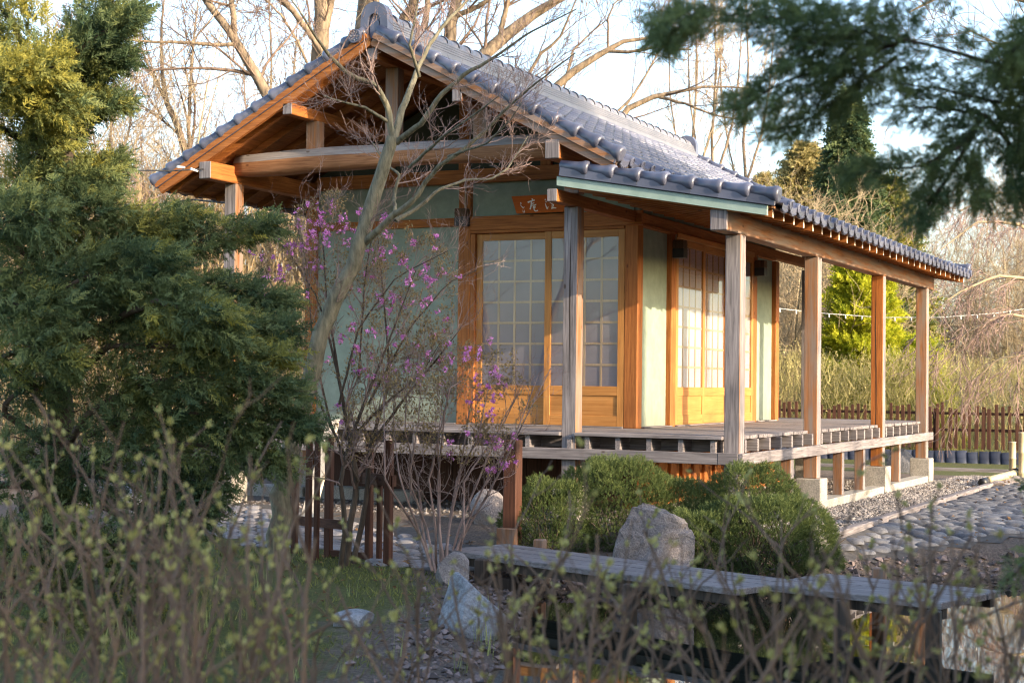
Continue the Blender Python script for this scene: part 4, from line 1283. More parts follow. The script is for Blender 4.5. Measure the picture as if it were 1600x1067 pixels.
# ------------------------------------------------------------------ zigzag plank bridge
BZ = -.66
br = thing('plank_bridge', 'weathered grey zigzag bridge of long planks over the pond', 'bridge', (1, -3.5, -.98))
def span(c0, c1, width, npl, seed):
    """Planks side by side along c0->c1 (near edge), stacked to the left of that line."""
    a, b_ = np.array(c0, float), np.array(c1, float)
    d = (b_ - a) / np.linalg.norm(b_ - a); nrm = np.array([-d[1], d[0]])
    L = np.linalg.norm(b_ - a); pw_ = width / npl
    def P(s, t, z): q = a + d * s + nrm * t; return (q[0], q[1], z)
    for i in range(npl):
        e0, e1 = RNG.uniform(-.02, .02, 2)
        z = BZ + RNG.uniform(-.003, .003)
        t0, t1 = i * pw_ + .009, (i + 1) * pw_ - .009
        mb = MB()
        c = .005
        vs = [P(e0, t0, z - .04), P(L + e1, t0, z - .04), P(L + e1, t1, z - .04), P(e0, t1, z - .04),
              P(e0, t0, z - c), P(L + e1, t0, z - c), P(L + e1, t1, z - c), P(e0, t1, z - c),
              P(e0 + c, t0 + c, z), P(L + e1 - c, t0 + c, z), P(L + e1 - c, t1 - c, z), P(e0 + c, t1 - c, z)]
        mb.add(vs, [(3, 2, 1, 0), (0, 1, 5, 4), (1, 2, 6, 5), (2, 3, 7, 6), (3, 0, 4, 7), (4, 5, 9, 8), (5, 6, 10, 9), (6, 7, 11, 10), (7, 4, 8, 11), (8, 9, 10, 11)])
        mb.build('bridge_plank', M['grey_x'], br)
    for t in (.05, width - .11):
        MB().hexa([P(.03, t, BZ - .105), P(L - .03, t, BZ - .105), P(L - .03, t + .06, BZ - .105), P(.03, t + .06, BZ - .105),
                   P(.03, t, BZ - .044), P(L - .03, t, BZ - .044), P(L - .03, t + .06, BZ - .044), P(.03, t + .06, BZ - .044)]).build('bridge_beam', M['bridge_dark'], br)
    return P
PA = span((-1.33, -3.24), (1.36, -4.32), .70, 4, 1)
PB = span((1.43, -3.98), (2.66, -4.28), .86, 4, 2)
PC = span((3.22, -5.10), (5.1, -5.80), .80, 4, 3)
def bpost(x, y, z1, mat='bridge_dark', w=.11):
    box('bridge_post', M[mat], br, x - w / 2, x + w / 2, y - w / 2, y + w / 2, -1.6, z1, .008)
for q, z1 in ((PA(.28, .78, 0), BZ + .056), (PA(.55, -.06, 0), BZ - .02), (PA(2.05, -.05, 0), BZ - .05), (PB(.38, .93, 0), BZ + .061), (PB(.62, -.05, 0), BZ - .04), (PB(1.22, -.04, 0), BZ - .042), (PC(1.2, .87, 0), BZ + .05), (PC(.1, .86, 0), BZ - .01), (PC(.9, -.06, 0), BZ + .04)):
    bpost(q[0], q[1], z1, 'mixed_z' if z1 > BZ + .0555 else 'bridge_dark', .085)
box('bridge_post', M['bridge_dark'], br, *(lambda q: (q[0] - .05, q[0] + .28, q[1] + .06, q[1] + .15))(PA(.5, -.05, 0)), -1.0, BZ - .16, .008)

# ------------------------------------------------------------------ low red-brown timber fence and posts in front of the veranda
fe = thing('timber_fence', 'low red-brown timber fence of paired posts beside the maple trunk', 'fence', (-2.9, -2.4, -.85))
def fpost(px, py, d, w, h, mat='red_z'):
    q = at(px, py, d); z0 = float(ground_z(q[0], q[1])) - .1
    box('fence_post', M[mat], fe, q[0] - w / 2, q[0] + w / 2, q[1] - w / 2, q[1] + w / 2, z0, z0 + h, .005)
    return q
qs = [fpost(460, 855, 13.3, .05, 1.05), fpost(481, 865, 12.75, .045, 1.08), fpost(494, 865, 12.9, .04, 1.08), fpost(513, 850, 13.1, .06, 1.1), fpost(576, 860, 12.9, .055, 1.12), fpost(592, 880, 12.75, .04, .80), fpost(606, 872, 12.6, .06, 1.1)]
def fence_bar(a, b_, z, h, mat='red_x', w=.04):
    d = (b_ - a)[:2]; d = d / np.linalg.norm(d); nn = np.array([-d[1], d[0]]) * w / 2
    P = [(*(a[:2] - nn), z), (*(b_[:2] - nn), z), (*(b_[:2] + nn), z), (*(a[:2] + nn), z)]
    MB().hexa(P + [(p[0], p[1], z + h) for p in P]).build('fence_rail', M[mat], fe)
fence_bar(qs[0] + np.array([-.1, .05, 0]), qs[3] + np.array([.25, -.1, 0]), -.60, .075)
fence_bar(qs[4] + np.array([-.05, 0, 0]), qs[6] + np.array([.05, 0, 0]), -.22, .09)
fence_bar(qs[3], qs[4], -.835, .05)
sp = thing('wooden_post', 'single red-brown square post beside the left clipped shrub at the bridge head', 'post', at(800, 840, 13.3))
q = at(800, 840, 13.3)
box('post_shaft', M['red_z'], sp, q[0] - .062, q[0] + .062, q[1] - .062, q[1] + .062, -.95, .14, .007)
MB().box(q[0] - .085, q[0] + .085, q[1] - .13, q[1] - .064, -.9, -.60, .006).build('post_block', M['mixed_z'], sp)
lb = thing('leaning_board', 'pale bare board leaning under the veranda edge behind the red-brown fence', 'board', (-4.5, -.1, -.7))
a, b_ = at(478, 812, 14.9), at(520, 655, 15.4)
MB().hexa([a + [-.07, 0, 0], a + [.07, 0, 0], a + [.07, .04, 0], a + [-.07, .04, 0], b_ + [-.06, 0, 0], b_ + [.06, 0, 0], b_ + [.06, .04, 0], b_ + [-.06, .04, 0]]).build('board', M['pale_board'], lb)
# stone kerb far left behind the fence
kb = thing('stone_kerb', 'long pale stone kerb below the veranda at the end of the paved path', 'kerb', (-6.5, 1.2, -.7))
for k in range(5):
    x = -7.6 + k * .72
    box('kerb_stone', M['concrete'], kb, x, x + .70, 1.05 + .01 * (k % 2), 1.28, -.85, -.56 - .01 * (k % 3), .012)

# ------------------------------------------------------------------ picket fence behind, with edging strip
FY = 17.6
pf = thing('picket_fence', 'dark red-brown picket fence running behind the tea house below the hedge', 'fence', (-2, FY, -.8))
pk = MB().box(-.034, .034, -.009, .009, 0, 1, .004)
pk.add([], [])
pme = pk.mesh('picket')
for nm in ('red_z',): pme.materials.append(M[nm])
k = 0
xs = np.arange(3.2, -9.2, -.128)
for x in xs:
    h = .82 + RNG.normal() * .035
    put('picket', pme, Matrix.Translation((x + RNG.normal() * .012, FY + RNG.normal() * .006, -.56)) @ Matrix.Rotation(RNG.normal() * .018, 4, 'Y') @ Matrix.Diagonal((RNG.uniform(.85, 1.15), 1, h, 1)), pf)
for (z, h) in ((-.22, .055), (.10, .055)):
    for a in np.arange(-9.2, 3.0, 2.5):
        box('fence_rail', M['red_x'], pf, a, a + 2.49, FY + .025, FY + .06, z, z + h, .003)
for a in np.arange(-9.2, 3.4, 2.5):
    box('fence_post', M['red_z'], pf, a - .04, a + .04, FY + .062, FY + .14, -.9, .22, .005)
ed = thing('plastic_edging', 'blue-black corrugated edging strip along the foot of the picket fence', 'edging', (-2, FY - .35, -.85))
eme = MB()
n = 8
r_ = .105
vs = [(r_ * math.cos(math.pi + math.pi * i / n), r_ * .55 * math.sin(math.pi + math.pi * i / n), z) for z in (0, 1) for i in range(n + 1)]
eme.add(vs, [(i, i + 1, i + n + 2, i + n + 1) for i in range(n)] + [list(range(n + 1, 2 * n + 2))])
em = eme.mesh('edging_panel', True); em.materials.append(M['edging'])
for i in range(52):
    put('edging_panel', em, Matrix.Translation((3.1 - i * .21, FY - .35, -.86)) @ Matrix.Rotation(RNG.normal() * .03, 4, 'Y') @ Matrix.Diagonal((1, 1, .27 + RNG.normal() * .008, 1)), ed)
sk = thing('low_plank_border', 'low weathered plank lying along the gravel in front of the far edging strip', 'plank', (-.5, 14.2, -.75))
for a in (-3.2, -1.0, 1.2):
    box('plank', M['grey_x'], sk, a, a + 2.18, 13.95, 14.1, -.9, -.76, .006)

# ------------------------------------------------------------------ bamboo barrier and staked sapling at the right edge
bb = thing('bamboo_barrier', 'bamboo posts with a round rail beside the cobbled path at the right edge', 'barrier', at(1588, 765, 22))
def bamboo(a, b_, r, nm):
    a, b_ = Vector([float(c) for c in a]), Vector([float(c) for c in b_])
    L = (b_ - a).length; prof = []
    k = max(2, int(L / .22))
    for i in range(k):
        h = L * i / k
        prof += [(h, r * 1.0), (h + L / k * .93, r), (h + L / k * .96, r * 1.12)]
    prof.append((L, r))
    MB().lathe(a, b_ - a, prof, 10).build(nm, M['bamboo'], bb, True)
for (px, top, d) in ((1582, 690, 22.0), (1597, 675, 21.7)):
    q = at(px, 770, d); t = at(px, top, d); q[2] = -.8
    bamboo(q, t, .047, 'bamboo_post')
a, b_ = at(1545, 750, 21.0), at(1592, 738, 21.9)
bamboo(a, b_, .05, 'bamboo_rail')
MB().lathe([float(c) for c in at(1541, 752, 21.0)], tuple(float(c) for c in (a - b_)), [(0, .058), (.16, .055), (.17, .02)], 10).build('rail_cap', M['black'], bb, True)
MB().lathe([float(c) for c in at(1586, 738, 21.8)], tuple(float(c) for c in (b_ - a)), [(0, .062), (.11, .062)], 10).build('rail_cap', M['black'], bb, True)
# stepping stones before it
rock('small_rock', 'dark flat stone lying at the far end of the wooden path edging', M['granite'], 1.15, 8.6, -.66, .24, .2, .10, 61, .3, 0, gB)
rock('small_rock', 'second dark stone at the end of the edging beside the bamboo rail', M['granite'], 1.05, 7.9, -.66, .16, .13, .08, 62, .8, 0, gB)

# ------------------------------------------------------------------ cables
def cable(name, label, pts, r, mat, extra=None, group=None):
    t = Tubes()
    w = resample(np.array(pts, float), 24)
    t.add(w, np.full(24, r), 6)
    o = t.build(name, M[mat])
    return tag(o, label, 'cable', group)
c1 = thing('overhead_cable', 'dark cable with a white tension clamp anchored to the end of the roof purlin', 'cable', at(250, 262, 15.2))
a, b_ = at(-300, 240, 13.5), np.array([XL - .09, -.46, 2.84])
t = Tubes(); w = resample([a, at(200, 262, 15.1), at(268, 264, 15.6), b_], 20); w[:, 2] -= .03 * np.sin(np.linspace(0, np.pi, 20)); t.add(w, np.full(20, .008), 6); t.build('wire', M['cable'], c1)
MB().tube(at(277, 261, 15.62), at(288, 262, 15.7), .012, n=8).build('clamp', M['white_plastic'], c1)
MB().tube(at(298, 264, 15.8), at(309, 268, 15.85), .015, .010, n=8).build('clamp', M['white_plastic'], c1)
cable('sagging_cable', 'thin dark double cable sagging below the left eave behind the corner post', [at(-200, 300, 19), at(230, 322, 19), at(300, 312, 19), at(360, 318, 18.5), at(430, 326, 18.5), at(480, 328, 18.3)], .012, 'cable')
sg = thing('string_lights', 'thin pale wire with small hanging bulbs stretched behind the veranda posts', 'string lights', at(1400, 497, 27))
w = resample([at(1180, 478, 27), at(1290, 490, 27), at(1380, 496, 27), at(1470, 496, 27), at(1560, 489, 27), at(1680, 470, 27)], 40)
t = Tubes(); t.add(w, np.full(40, .006), 5); t.build('wire', M['white_plastic'], sg)
for i in range(1, 39, 2):
    p = w[i]
    MB().lathe(p.tolist(), (0, 0, -1), [(0, .006), (.02, .010), (.04, .014), (.06, .010), (.068, .002)], 7).build('bulb', M['white_plastic'], sg, True)
# ================================================================== plants
def ray_depth(px, py): return at(px, py, 1.0) - CAM
JUN = [conifer_spray(s, 9, 2, .034, .2, .55) for s in range(4)]
CLIPT = [conifer_spray(10 + s, 5, 1, .06, .0, .8) for s in range(4)]
FARS = [conifer_spray(20 + s, 5, 1, .085, .25, .5) for s in range(3)]
LEAF = [leaf_temp()]

# ------------------------------------------------------------------ big juniper on the left
def boughs(defs, nspray, size, depth_jit, tiltz, gold=False):
    """Sprays set along surveyed boughs: (polyline (px,py,depth), thickness px at start, at end, weight)."""
    P, D, T = [], [], []
    tot = sum(w for *_, w in defs)
    for poly, t0, t1, w in defs:
        bt = RNG.normal() * .10
        n = int(nspray * w / tot)
        q = resample(np.array(poly, float), 60)
        u = RNG.random(n) ** .85
        i = np.minimum((u * 58).astype(int), 58)
        c = q[i]; nx = q[i + 1] - q[i]
        th = t0 + (t1 - t0) * u
        a = RNG.uniform(0, 2 * np.pi, n); r = np.sqrt(RNG.random(n)) * th
        off = np.stack([np.cos(a) * r, np.sin(a) * r], 1)
        d = c[:, 2] + np.sin(RNG.uniform(0, 2 * np.pi, n)) * RNG.random(n) * th * c[:, 2] / FPX + RNG.normal(size=n) * depth_jit
        pw = np.array([at(x, y, z) for x, y, z in zip(c[:, 0] + off[:, 0], c[:, 1] + off[:, 1], d)])
        ax = (RT[None] * nx[:, :1] - UP[None] * nx[:, 1:2]); ax = unit(ax)
        out = RT[None] * off[:, :1] - UP[None] * off[:, 1:2]
        out = unit(out + FW[None] * RNG.normal(size=(n, 1)) * th[:, None])
        dd = unit(ax * .9 + out * .8 + RNG.normal(size=(n, 3)) * .35 + np.array([0, 0, tiltz]))
        P.append(pw); D.append(dd)
        T.append(np.clip((.58 if gold and poly[0][1] < 340 and poly[-1][0] < 135 else .30 if gold and poly[-1][1] < 300 else .20) + .3 * (r / th) + bt + .12 * np.sin(pw @ np.array([9., 7., 11.])) + RNG.normal(size=n) * .14, 0, 1))  # yellower tint on the upper left boughs stands in for sunlight
    return np.concatenate(P), np.concatenate(D), np.concatenate(T)

ju = thing('juniper_tree', 'large dark green juniper with feathery boughs, its left top tinted yellow as sunlight', 'juniper', (*at(90, 600, 10.2)[:2], -.95))
JB = [  # upper tiers (narrow, sunlight tinted yellow into the left)
    ([(70, 260, 10.3), (120, 120, 10.2), (170, 20, 10.1), (215, -60, 10.1)], 62, 40, 2.4),
    ([(60, 130, 10.0), (20, 40, 9.9), (-30, -30, 9.9)], 60, 50, 1.6), ([(110, 90, 10.0), (180, 45, 9.9), (238, 22, 9.8)], 38, 10, 1.1),
    ([(100, 170, 10.2), (160, 105, 10.1), (222, 88, 10.0)], 42, 10, 1.2), ([(90, 210, 10.3), (150, 170, 10.2), (214, 158, 10.1)], 34, 8, .9),
    ([(40, 200, 9.9), (60, 150, 9.6), (115, 165, 9.5)], 55, 26, 1.7), ([(10, 150, 9.8), (50, 110, 9.5), (85, 105, 9.4)], 50, 26, 1.2), ([(-40, 180, 9.7), (0, 130, 9.5), (40, 120, 9.4)], 50, 30, 1.0),
    ([(20, 300, 10.2), (60, 240, 10.0), (110, 215, 9.8)], 40, 18, .9), ([(90, 300, 10.4), (140, 272, 10.3), (205, 252, 10.2)], 28, 10, .8),
    ([(20, 330, 10.0), (70, 290, 10.0), (150, 285, 10.1), (195, 290, 10.1)], 36, 12, 1.2),
    # the wide middle
    ([(-20, 360, 9.8), (30, 330, 9.5), (85, 345, 9.3)], 55, 30, 1.4), ([(30, 420, 10.1), (90, 345, 10.0), (150, 330, 9.9), (195, 318, 9.9)], 44, 18, 1.5),
    ([(80, 440, 10.2), (180, 380, 10.2), (260, 352, 10.2), (330, 340, 10.3)], 50, 16, 2.2),
    ([(150, 430, 10.2), (260, 395, 10.3), (350, 372, 10.4), (420, 358, 10.6), (462, 356, 10.7)], 44, 12, 2.2),
    ([(60, 470, 9.7), (150, 430, 9.5), (240, 415, 9.4), (300, 425, 9.4)], 62, 30, 2.2),
    ([(150, 480, 10.1), (260, 460, 10.1), (350, 455, 10.1), (430, 465, 10.2), (486, 478, 10.3)], 52, 12, 2.4),
    ([(100, 520, 9.9), (220, 500, 9.7), (330, 505, 9.7), (430, 515, 9.8), (492, 520, 9.9)], 54, 14, 2.4),
    ([(180, 540, 9.6), (300, 540, 9.5), (400, 555, 9.5), (480, 560, 9.6)], 44, 14, 1.9),
    ([(260, 470, 9.3), (330, 490, 9.2), (390, 520, 9.2)], 50, 26, 1.4), ([(0, 460, 9.8), (60, 490, 9.4), (120, 500, 9.3)], 62, 30, 1.5),
    ([(0, 560, 9.6), (50, 540, 9.3), (115, 570, 9.2)], 45, 20, 1.2), ([(40, 430, 9.9), (-30, 470, 9.7)], 60, 50, .8),
    # the skirts
    ([(150, 640, 9.8), (260, 590, 9.5), (360, 590, 9.4), (440, 610, 9.4), (500, 612, 9.5)], 50, 14, 2.4),
    ([(140, 680, 9.9), (260, 640, 9.6), (370, 650, 9.5), (450, 660, 9.6), (520, 672, 9.6)], 52, 16, 2.6),
    ([(200, 720, 9.8), (300, 690, 9.6), (400, 705, 9.6), (470, 735, 9.7)], 48, 20, 1.9), ([(240, 800, 9.9), (300, 750, 9.7), (370, 770, 9.7)], 50, 26, 1.4),
    ([(0, 640, 10.1), (40, 600, 10.0), (90, 620, 9.9)], 50, 26, .7), ([(30, 800, 10.1), (120, 740, 10.0), (210, 750, 9.9)], 50, 36, 1.2), ([(-30, 760, 10.0), (30, 700, 10.0), (80, 720, 10.0)], 46, 34, .8),
    ([(160, 860, 9.6), (250, 840, 9.5), (320, 880, 9.4)], 44, 30, 1.0), ([(-20, 900, 9.8), (60, 840, 9.6), (150, 850, 9.5)], 60, 40, 1.6), ([(60, 960, 9.8), (160, 920, 9.6), (260, 930, 9.5)], 60, 36, 1.6), ([(-40, 1020, 9.6), (60, 1000, 9.4), (170, 1010, 9.3)], 60, 40, 1.2), ([(240, 820, 10.0), (300, 800, 9.9), (345, 815, 9.9)], 40, 24, 1.0),
]
JB = [([(x - max(0, min(24, (x - 60) * .09)), y, d) for x, y, d in p], a * .95, b_, w) for p, a, b_, w in JB]
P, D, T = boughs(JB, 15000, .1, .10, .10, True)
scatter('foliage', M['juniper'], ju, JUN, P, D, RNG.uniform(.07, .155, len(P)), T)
t = Tubes()
def jl(poly):
    p, r = limb(poly, n=12); t.add(p, r, 7)
jl([(95, 980, 10.4, 26), (100, 800, 10.4, 24), (92, 620, 10.3, 20), (85, 420, 10.3, 15), (110, 200, 10.2, 9), (150, 40, 10.1, 4)])
jl([(92, 620, 10.3, 12), (60, 520, 10.0, 9), (30, 420, 9.9, 5)])
for (poly, t0, t1, w) in JB:
    x, y, d = poly[0]
    jl([(95 - (y > 900) * 5, min(y + 70, 760), 10.35, 7)] + [(a, b_, c, max(5 - 1.6 * i, 1.2)) for i, (a, b_, c) in enumerate(poly)])
t.build('trunk', M['bark_dark'], ju)
# bare inner twigs, dark against the light behind
P0_ = np.array([at(x, y, d) for x, y, d in zip(RNG.uniform(0, 260, 160), RNG.uniform(440, 760, 160), RNG.uniform(9.9, 10.6, 160))])
P1, R1 = grow(P0_, RT[None] * RNG.choice([-1, 1], (160, 1)) + np.array([0, 0, .1]), RNG.uniform(.15, .5, 160), np.full(160, .004), 5, .22, .02)
t = Tubes(); t.add(P1, R1, 3); t.build('inner_twigs', M['bark_dark'], ju)

# ------------------------------------------------------------------ clipped shrubs by the bridge
def clipped(label, lobes, n):
    c = lobes[0]
    o = thing('clipped_shrub', label, 'shrub', (c[0], c[1], -.8), 'clipped evergreen shrubs by the bridge')
    P, D, T = [], [], []
    L = np.array(lobes)
    for (x, y, z, a, b_, h) in lobes:
        m = int(n * a * h / sum(q[3] * q[5] for q in lobes))
        d = unit(RNG.normal(size=(m, 3))); d[:, 2] = np.abs(d[:, 2]) * 1.1 - .35; d = unit(d)
        lump = 1 + .05 * np.sin(d[:, 0] * 7 + x * 5) * np.sin(d[:, 1] * 6 + y) + .05 * np.sin(d[:, 2] * 11 + d[:, 0] * 9)
        r = (1 - .13 * RNG.random(m) ** 2) * lump
        p = np.array([x, y, z]) + d * np.array([a, b_, h]) * r[:, None]
        keep = np.ones(m, bool)
        for q in lobes:
            if q[0] == x and q[1] == y: continue
            keep &= (((p - np.array(q[:3])) / np.array(q[3:])) ** 2).sum(1) > .72
        keep &= p[:, 2] > -.85
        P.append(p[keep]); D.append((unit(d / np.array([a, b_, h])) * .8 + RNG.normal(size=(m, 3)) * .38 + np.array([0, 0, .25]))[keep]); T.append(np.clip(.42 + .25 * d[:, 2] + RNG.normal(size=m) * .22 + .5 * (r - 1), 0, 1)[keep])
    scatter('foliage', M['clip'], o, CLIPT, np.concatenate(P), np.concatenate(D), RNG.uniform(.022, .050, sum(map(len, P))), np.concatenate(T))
    core = Tubes()
    for (x, y, z, a, b_, h) in lobes:
        s0 = np.tile([x, y, -.95], (26, 1)) + RNG.normal(size=(26, 3)) * .04
        d = unit(RNG.normal(size=(26, 3))); d[:, 2] = np.abs(d[:, 2]) + .5
        pp, rr = grow(s0, d, RNG.uniform(.5, 1.0, 26) * (h + .15), np.full(26, .012), 5, .15, .02)
        core.add(pp, rr, 4)
    core.build('stems', M['bark_dark'], o)
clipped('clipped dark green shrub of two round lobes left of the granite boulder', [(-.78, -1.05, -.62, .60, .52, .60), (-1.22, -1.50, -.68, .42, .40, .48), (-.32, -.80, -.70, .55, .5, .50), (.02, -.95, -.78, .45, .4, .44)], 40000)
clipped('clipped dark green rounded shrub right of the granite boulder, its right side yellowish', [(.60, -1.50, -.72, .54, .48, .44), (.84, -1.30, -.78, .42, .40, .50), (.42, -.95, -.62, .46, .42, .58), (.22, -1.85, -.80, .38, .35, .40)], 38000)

# ------------------------------------------------------------------ trees with surveyed limbs
def slim(limbs, f):
    return [[(a, b_, c, r * f) for (a, b_, c, r) in l] for l in limbs]
def bare_tree(name, label, cat, limbs, trunk_mat, twig_mat, lv, loc, group=None, k=8, tn='trunk', min_r=.004, up=.05, n=16):
    """lv: per level (shoots per parent, length range, angle, radius share, up)."""
    o = thing(name, label, cat, loc, group)
    t = Tubes(); LP, LR = [], []
    for l in limbs:
        p, r = limb(l, n=n); t.add(p, r, k); LP.append(p); LR.append(r)
    t.build(tn, M[trunk_mat], o)
    tw = Tubes()
    P, Rr = np.stack(LP), np.stack(LR)
    for li, (kk, l0, l1, ang, sh, upp, t0) in enumerate(lv):
        s, d, r, tt = spawn(P, Rr, kk, t0, 1.0, ang, .25, .15)
        L = RNG.uniform(l0, l1, len(s)) * (1.15 - .5 * tt)
        P, Rr = grow(s, d, L, np.maximum(np.minimum(r * sh, L * .02), min_r), 6 if li < 2 else 5, .13 if li < 2 else .17, upp, .35)
        tw.add(P, Rr, 5 if li == 0 else 3)
    tw.build('twigs', M[twig_mat], o)
    return o

D0 = 12.3
RNG = np.random.default_rng(21)
maple = [
    [(428, 925, D0, 20), (432, 870, D0, 18), (447, 740, D0, 16), (470, 640, D0, 14.5), (505, 510, D0, 13), (545, 425, D0, 12.5), (575, 340, D0, 11.5), (597, 270, D0, 10.5), (614, 215, D0, 9.5)],
    [(614, 223, D0, 8), (605, 164, D0, 6.5), (587, 133, D0 - .1, 6), (540, 114, D0 - .3, 5), (515, 87, D0 - .5, 4), (500, 68, D0 - .6, 3.2), (470, 20, D0 - .8, 2), (440, -20, D0 - .9, 1.3)],
    [(614, 223, D0, 9), (630, 165, D0 + .1, 7.5), (644, 133, D0 + .2, 6.5), (655, 102, D0 + .3, 5), (676, 62, D0 + .4, 4.2), (701, 31, D0 + .5, 3.5), (732, 0, D0 + .6, 2.8), (760, -50, D0 + .7, 1.8)],
    [(620, 223, D0, 7), (661, 192, D0 - .2, 6), (686, 152, D0 - .3, 5.5), (729, 114, D0 - .4, 4.6), (763, 96, D0 - .5, 3.4), (825, 53, D0 - .7, 2.2), (900, 15, D0 - .9, 1.2)],
    [(567, 382, D0, 9), (586, 365, D0 - .1, 8), (618, 335, D0 - .2, 7), (653, 308, D0 - .3, 6), (661, 288, D0 - .3, 5.4), (686, 260, D0 - .4, 4.8), (723, 235, D0 - .5, 4.2), (763, 201, D0 - .5, 3.8), (794, 167, D0 - .6, 3.0), (834, 133, D0 - .8, 2.2), (899, 83, D0 - 1., 1.2)],
    [(618, 345, D0, 5), (648, 328, D0 + .1, 4.2), (686, 297, D0 + .1, 3.6), (729, 281, D0 + .2, 3), (766, 281, D0 + .2, 2.4), (794, 263, D0 + .3, 1.8), (825, 213, D0 + .4, 1.0)],
    [(618, 345, D0, 4.5), (616, 304, D0 + .2, 3.8), (624, 272, D0 + .2, 3.2), (602, 257, D0 + .3, 2.2), (582, 223, D0 + .4, 1.2)],
    [(605, 190, D0, 4), (570, 168, D0 - .2, 3), (530, 158, D0 - .4, 2.2), (505, 150, D0 - .5, 1.4)],
    [(655, 120, D0, 4), (640, 70, D0 - .2, 3), (650, 25, D0 - .2, 2.2), (655, -20, D0 - .2, 1.4)],
    [(640, 262, D0 - .3, 4), (690, 215, D0 - .6, 3), (740, 180, D0 - .9, 2), (780, 150, D0 - 1.1, 1.0)],
    [(700, 245, D0 - .4, 3), (760, 225, D0 - .8, 2), (800, 185, D0 - 1., 1.3), (815, 160, D0 - 1.1, .8)],
]
b0 = at(428, 905, D0)
bare_tree('maple_tree', 'slender bare maple with leaning grey-green trunk in front of the gable', 'tree', [maple[0]] + slim(maple[1:], .72), 'bark_grey', 'twig_purple',
          [(11, .18, .50, .75, .5, .06, .22), (6, .10, .32, .7, .55, .06, .2), (3, .05, .15, .7, .6, .03, .2)], (b0[0], b0[1], -.87), k=12, min_r=.0017, n=26)

RNG = np.random.default_rng(33)
# azaleas: many thin stems, small bronze leaves, magenta flowers
def azalea(label, stems, ells, n0, nleaf, nfl, dens, dz=0.0):
    stems = [[(a, b_ - 8 * (dz > 0), c + dz, q) for a, b_, c, q in s_] for s_ in stems]
    b0 = at(*stems[0][0][:3])
    o = thing('azalea_shrub', label, 'shrub', (b0[0], b0[1], -.85), 'flowering azaleas before the veranda')
    t = Tubes(); LP, LR = [], []
    for s_ in stems:
        p, r = limb([(a, b_, c, q * .7) for a, b_, c, q in s_], n=14); t.add(p, r, 7); LP.append(p); LR.append(r)
    P, Rr = np.stack(LP), np.stack(LR)
    t2 = Tubes()
    tips, tipd = [], []
    for li, (kk, l0, l1) in enumerate(dens):
        s, d, r, tt = spawn(P, Rr, kk, .25 if li == 0 else .15, 1.0, .65, .25, .22)
        P, Rr = grow(s, d, RNG.uniform(l0, l1, len(s)), np.maximum(r * .55, .0013), 6, .2, .05, .4)
        t2.add(P, Rr, 4 if li == 0 else 3)
        if li > 0: tips.append(P[:, -1]); tipd.append(unit(P[:, -1] - P[:, -2]))
    t.build('trunk', M['bark_dark' if dz else 'twig_purple'], o); t2.build('twigs', M['twig_purple'], o)
    tips, tipd = np.concatenate(tips), np.concatenate(tipd)
    def inside(p):
        v = p - CAM; z = v @ FW
        x = 800 + FPX * (v @ RT) / z; y = 533.5 - FPX * (v @ UP) / z
        return np.max([((x - a) / rx) ** 2 + ((y - b_) / ry) ** 2 < 1 for a, b_, rx, ry in ells], axis=0)
    k = inside(tips); tips, tipd = tips[k], tipd[k]
    i = RNG.integers(0, len(tips), nleaf)
    p = tips[i] + RNG.normal(size=(nleaf, 3)) * .016
    scatter('leaves', M['azalea_leaf'], o, LEAF, p, tipd[i] + RNG.normal(size=(nleaf, 3)) * .7, RNG.uniform(.016, .033, nleaf), np.clip(RNG.beta(1.5, 2, nleaf) + .25 * (RNG.random(nleaf) < .12), 0, 1))
    return o, tips, tipd
def petals(o, pos, nper):
    """Open five-petalled blossoms."""
    P, D, S_ = [], [], []
    for c in pos:
        for _ in range(nper):
            q = c + RNG.normal(size=3) * .014
            ax = unit((RNG.normal(size=3) + np.array([.2, -.8, .5]))[None])[0]
            u = unit(np.cross(ax, RNG.normal(size=3))[None])[0]; w = np.cross(ax, u)
            for k in range(5):
                a = 2 * math.pi * k / 5
                P.append(q); D.append(ax * .45 + u * math.cos(a) + w * math.sin(a)); S_.append(RNG.uniform(.020, .030))
    scatter('blossoms', M['petal'], o, [leaf_temp(.75, .1)], P, D, np.array(S_), np.clip(RNG.normal(.5, .25, len(P)), 0, 1))
e1 = [(590, 500, 120, 160), (560, 420, 150, 85), (455, 415, 70, 70), (520, 350, 60, 50), (660, 430, 60, 50), (600, 600, 130, 80), (690, 600, 110, 70), (520, 640, 90, 90)]
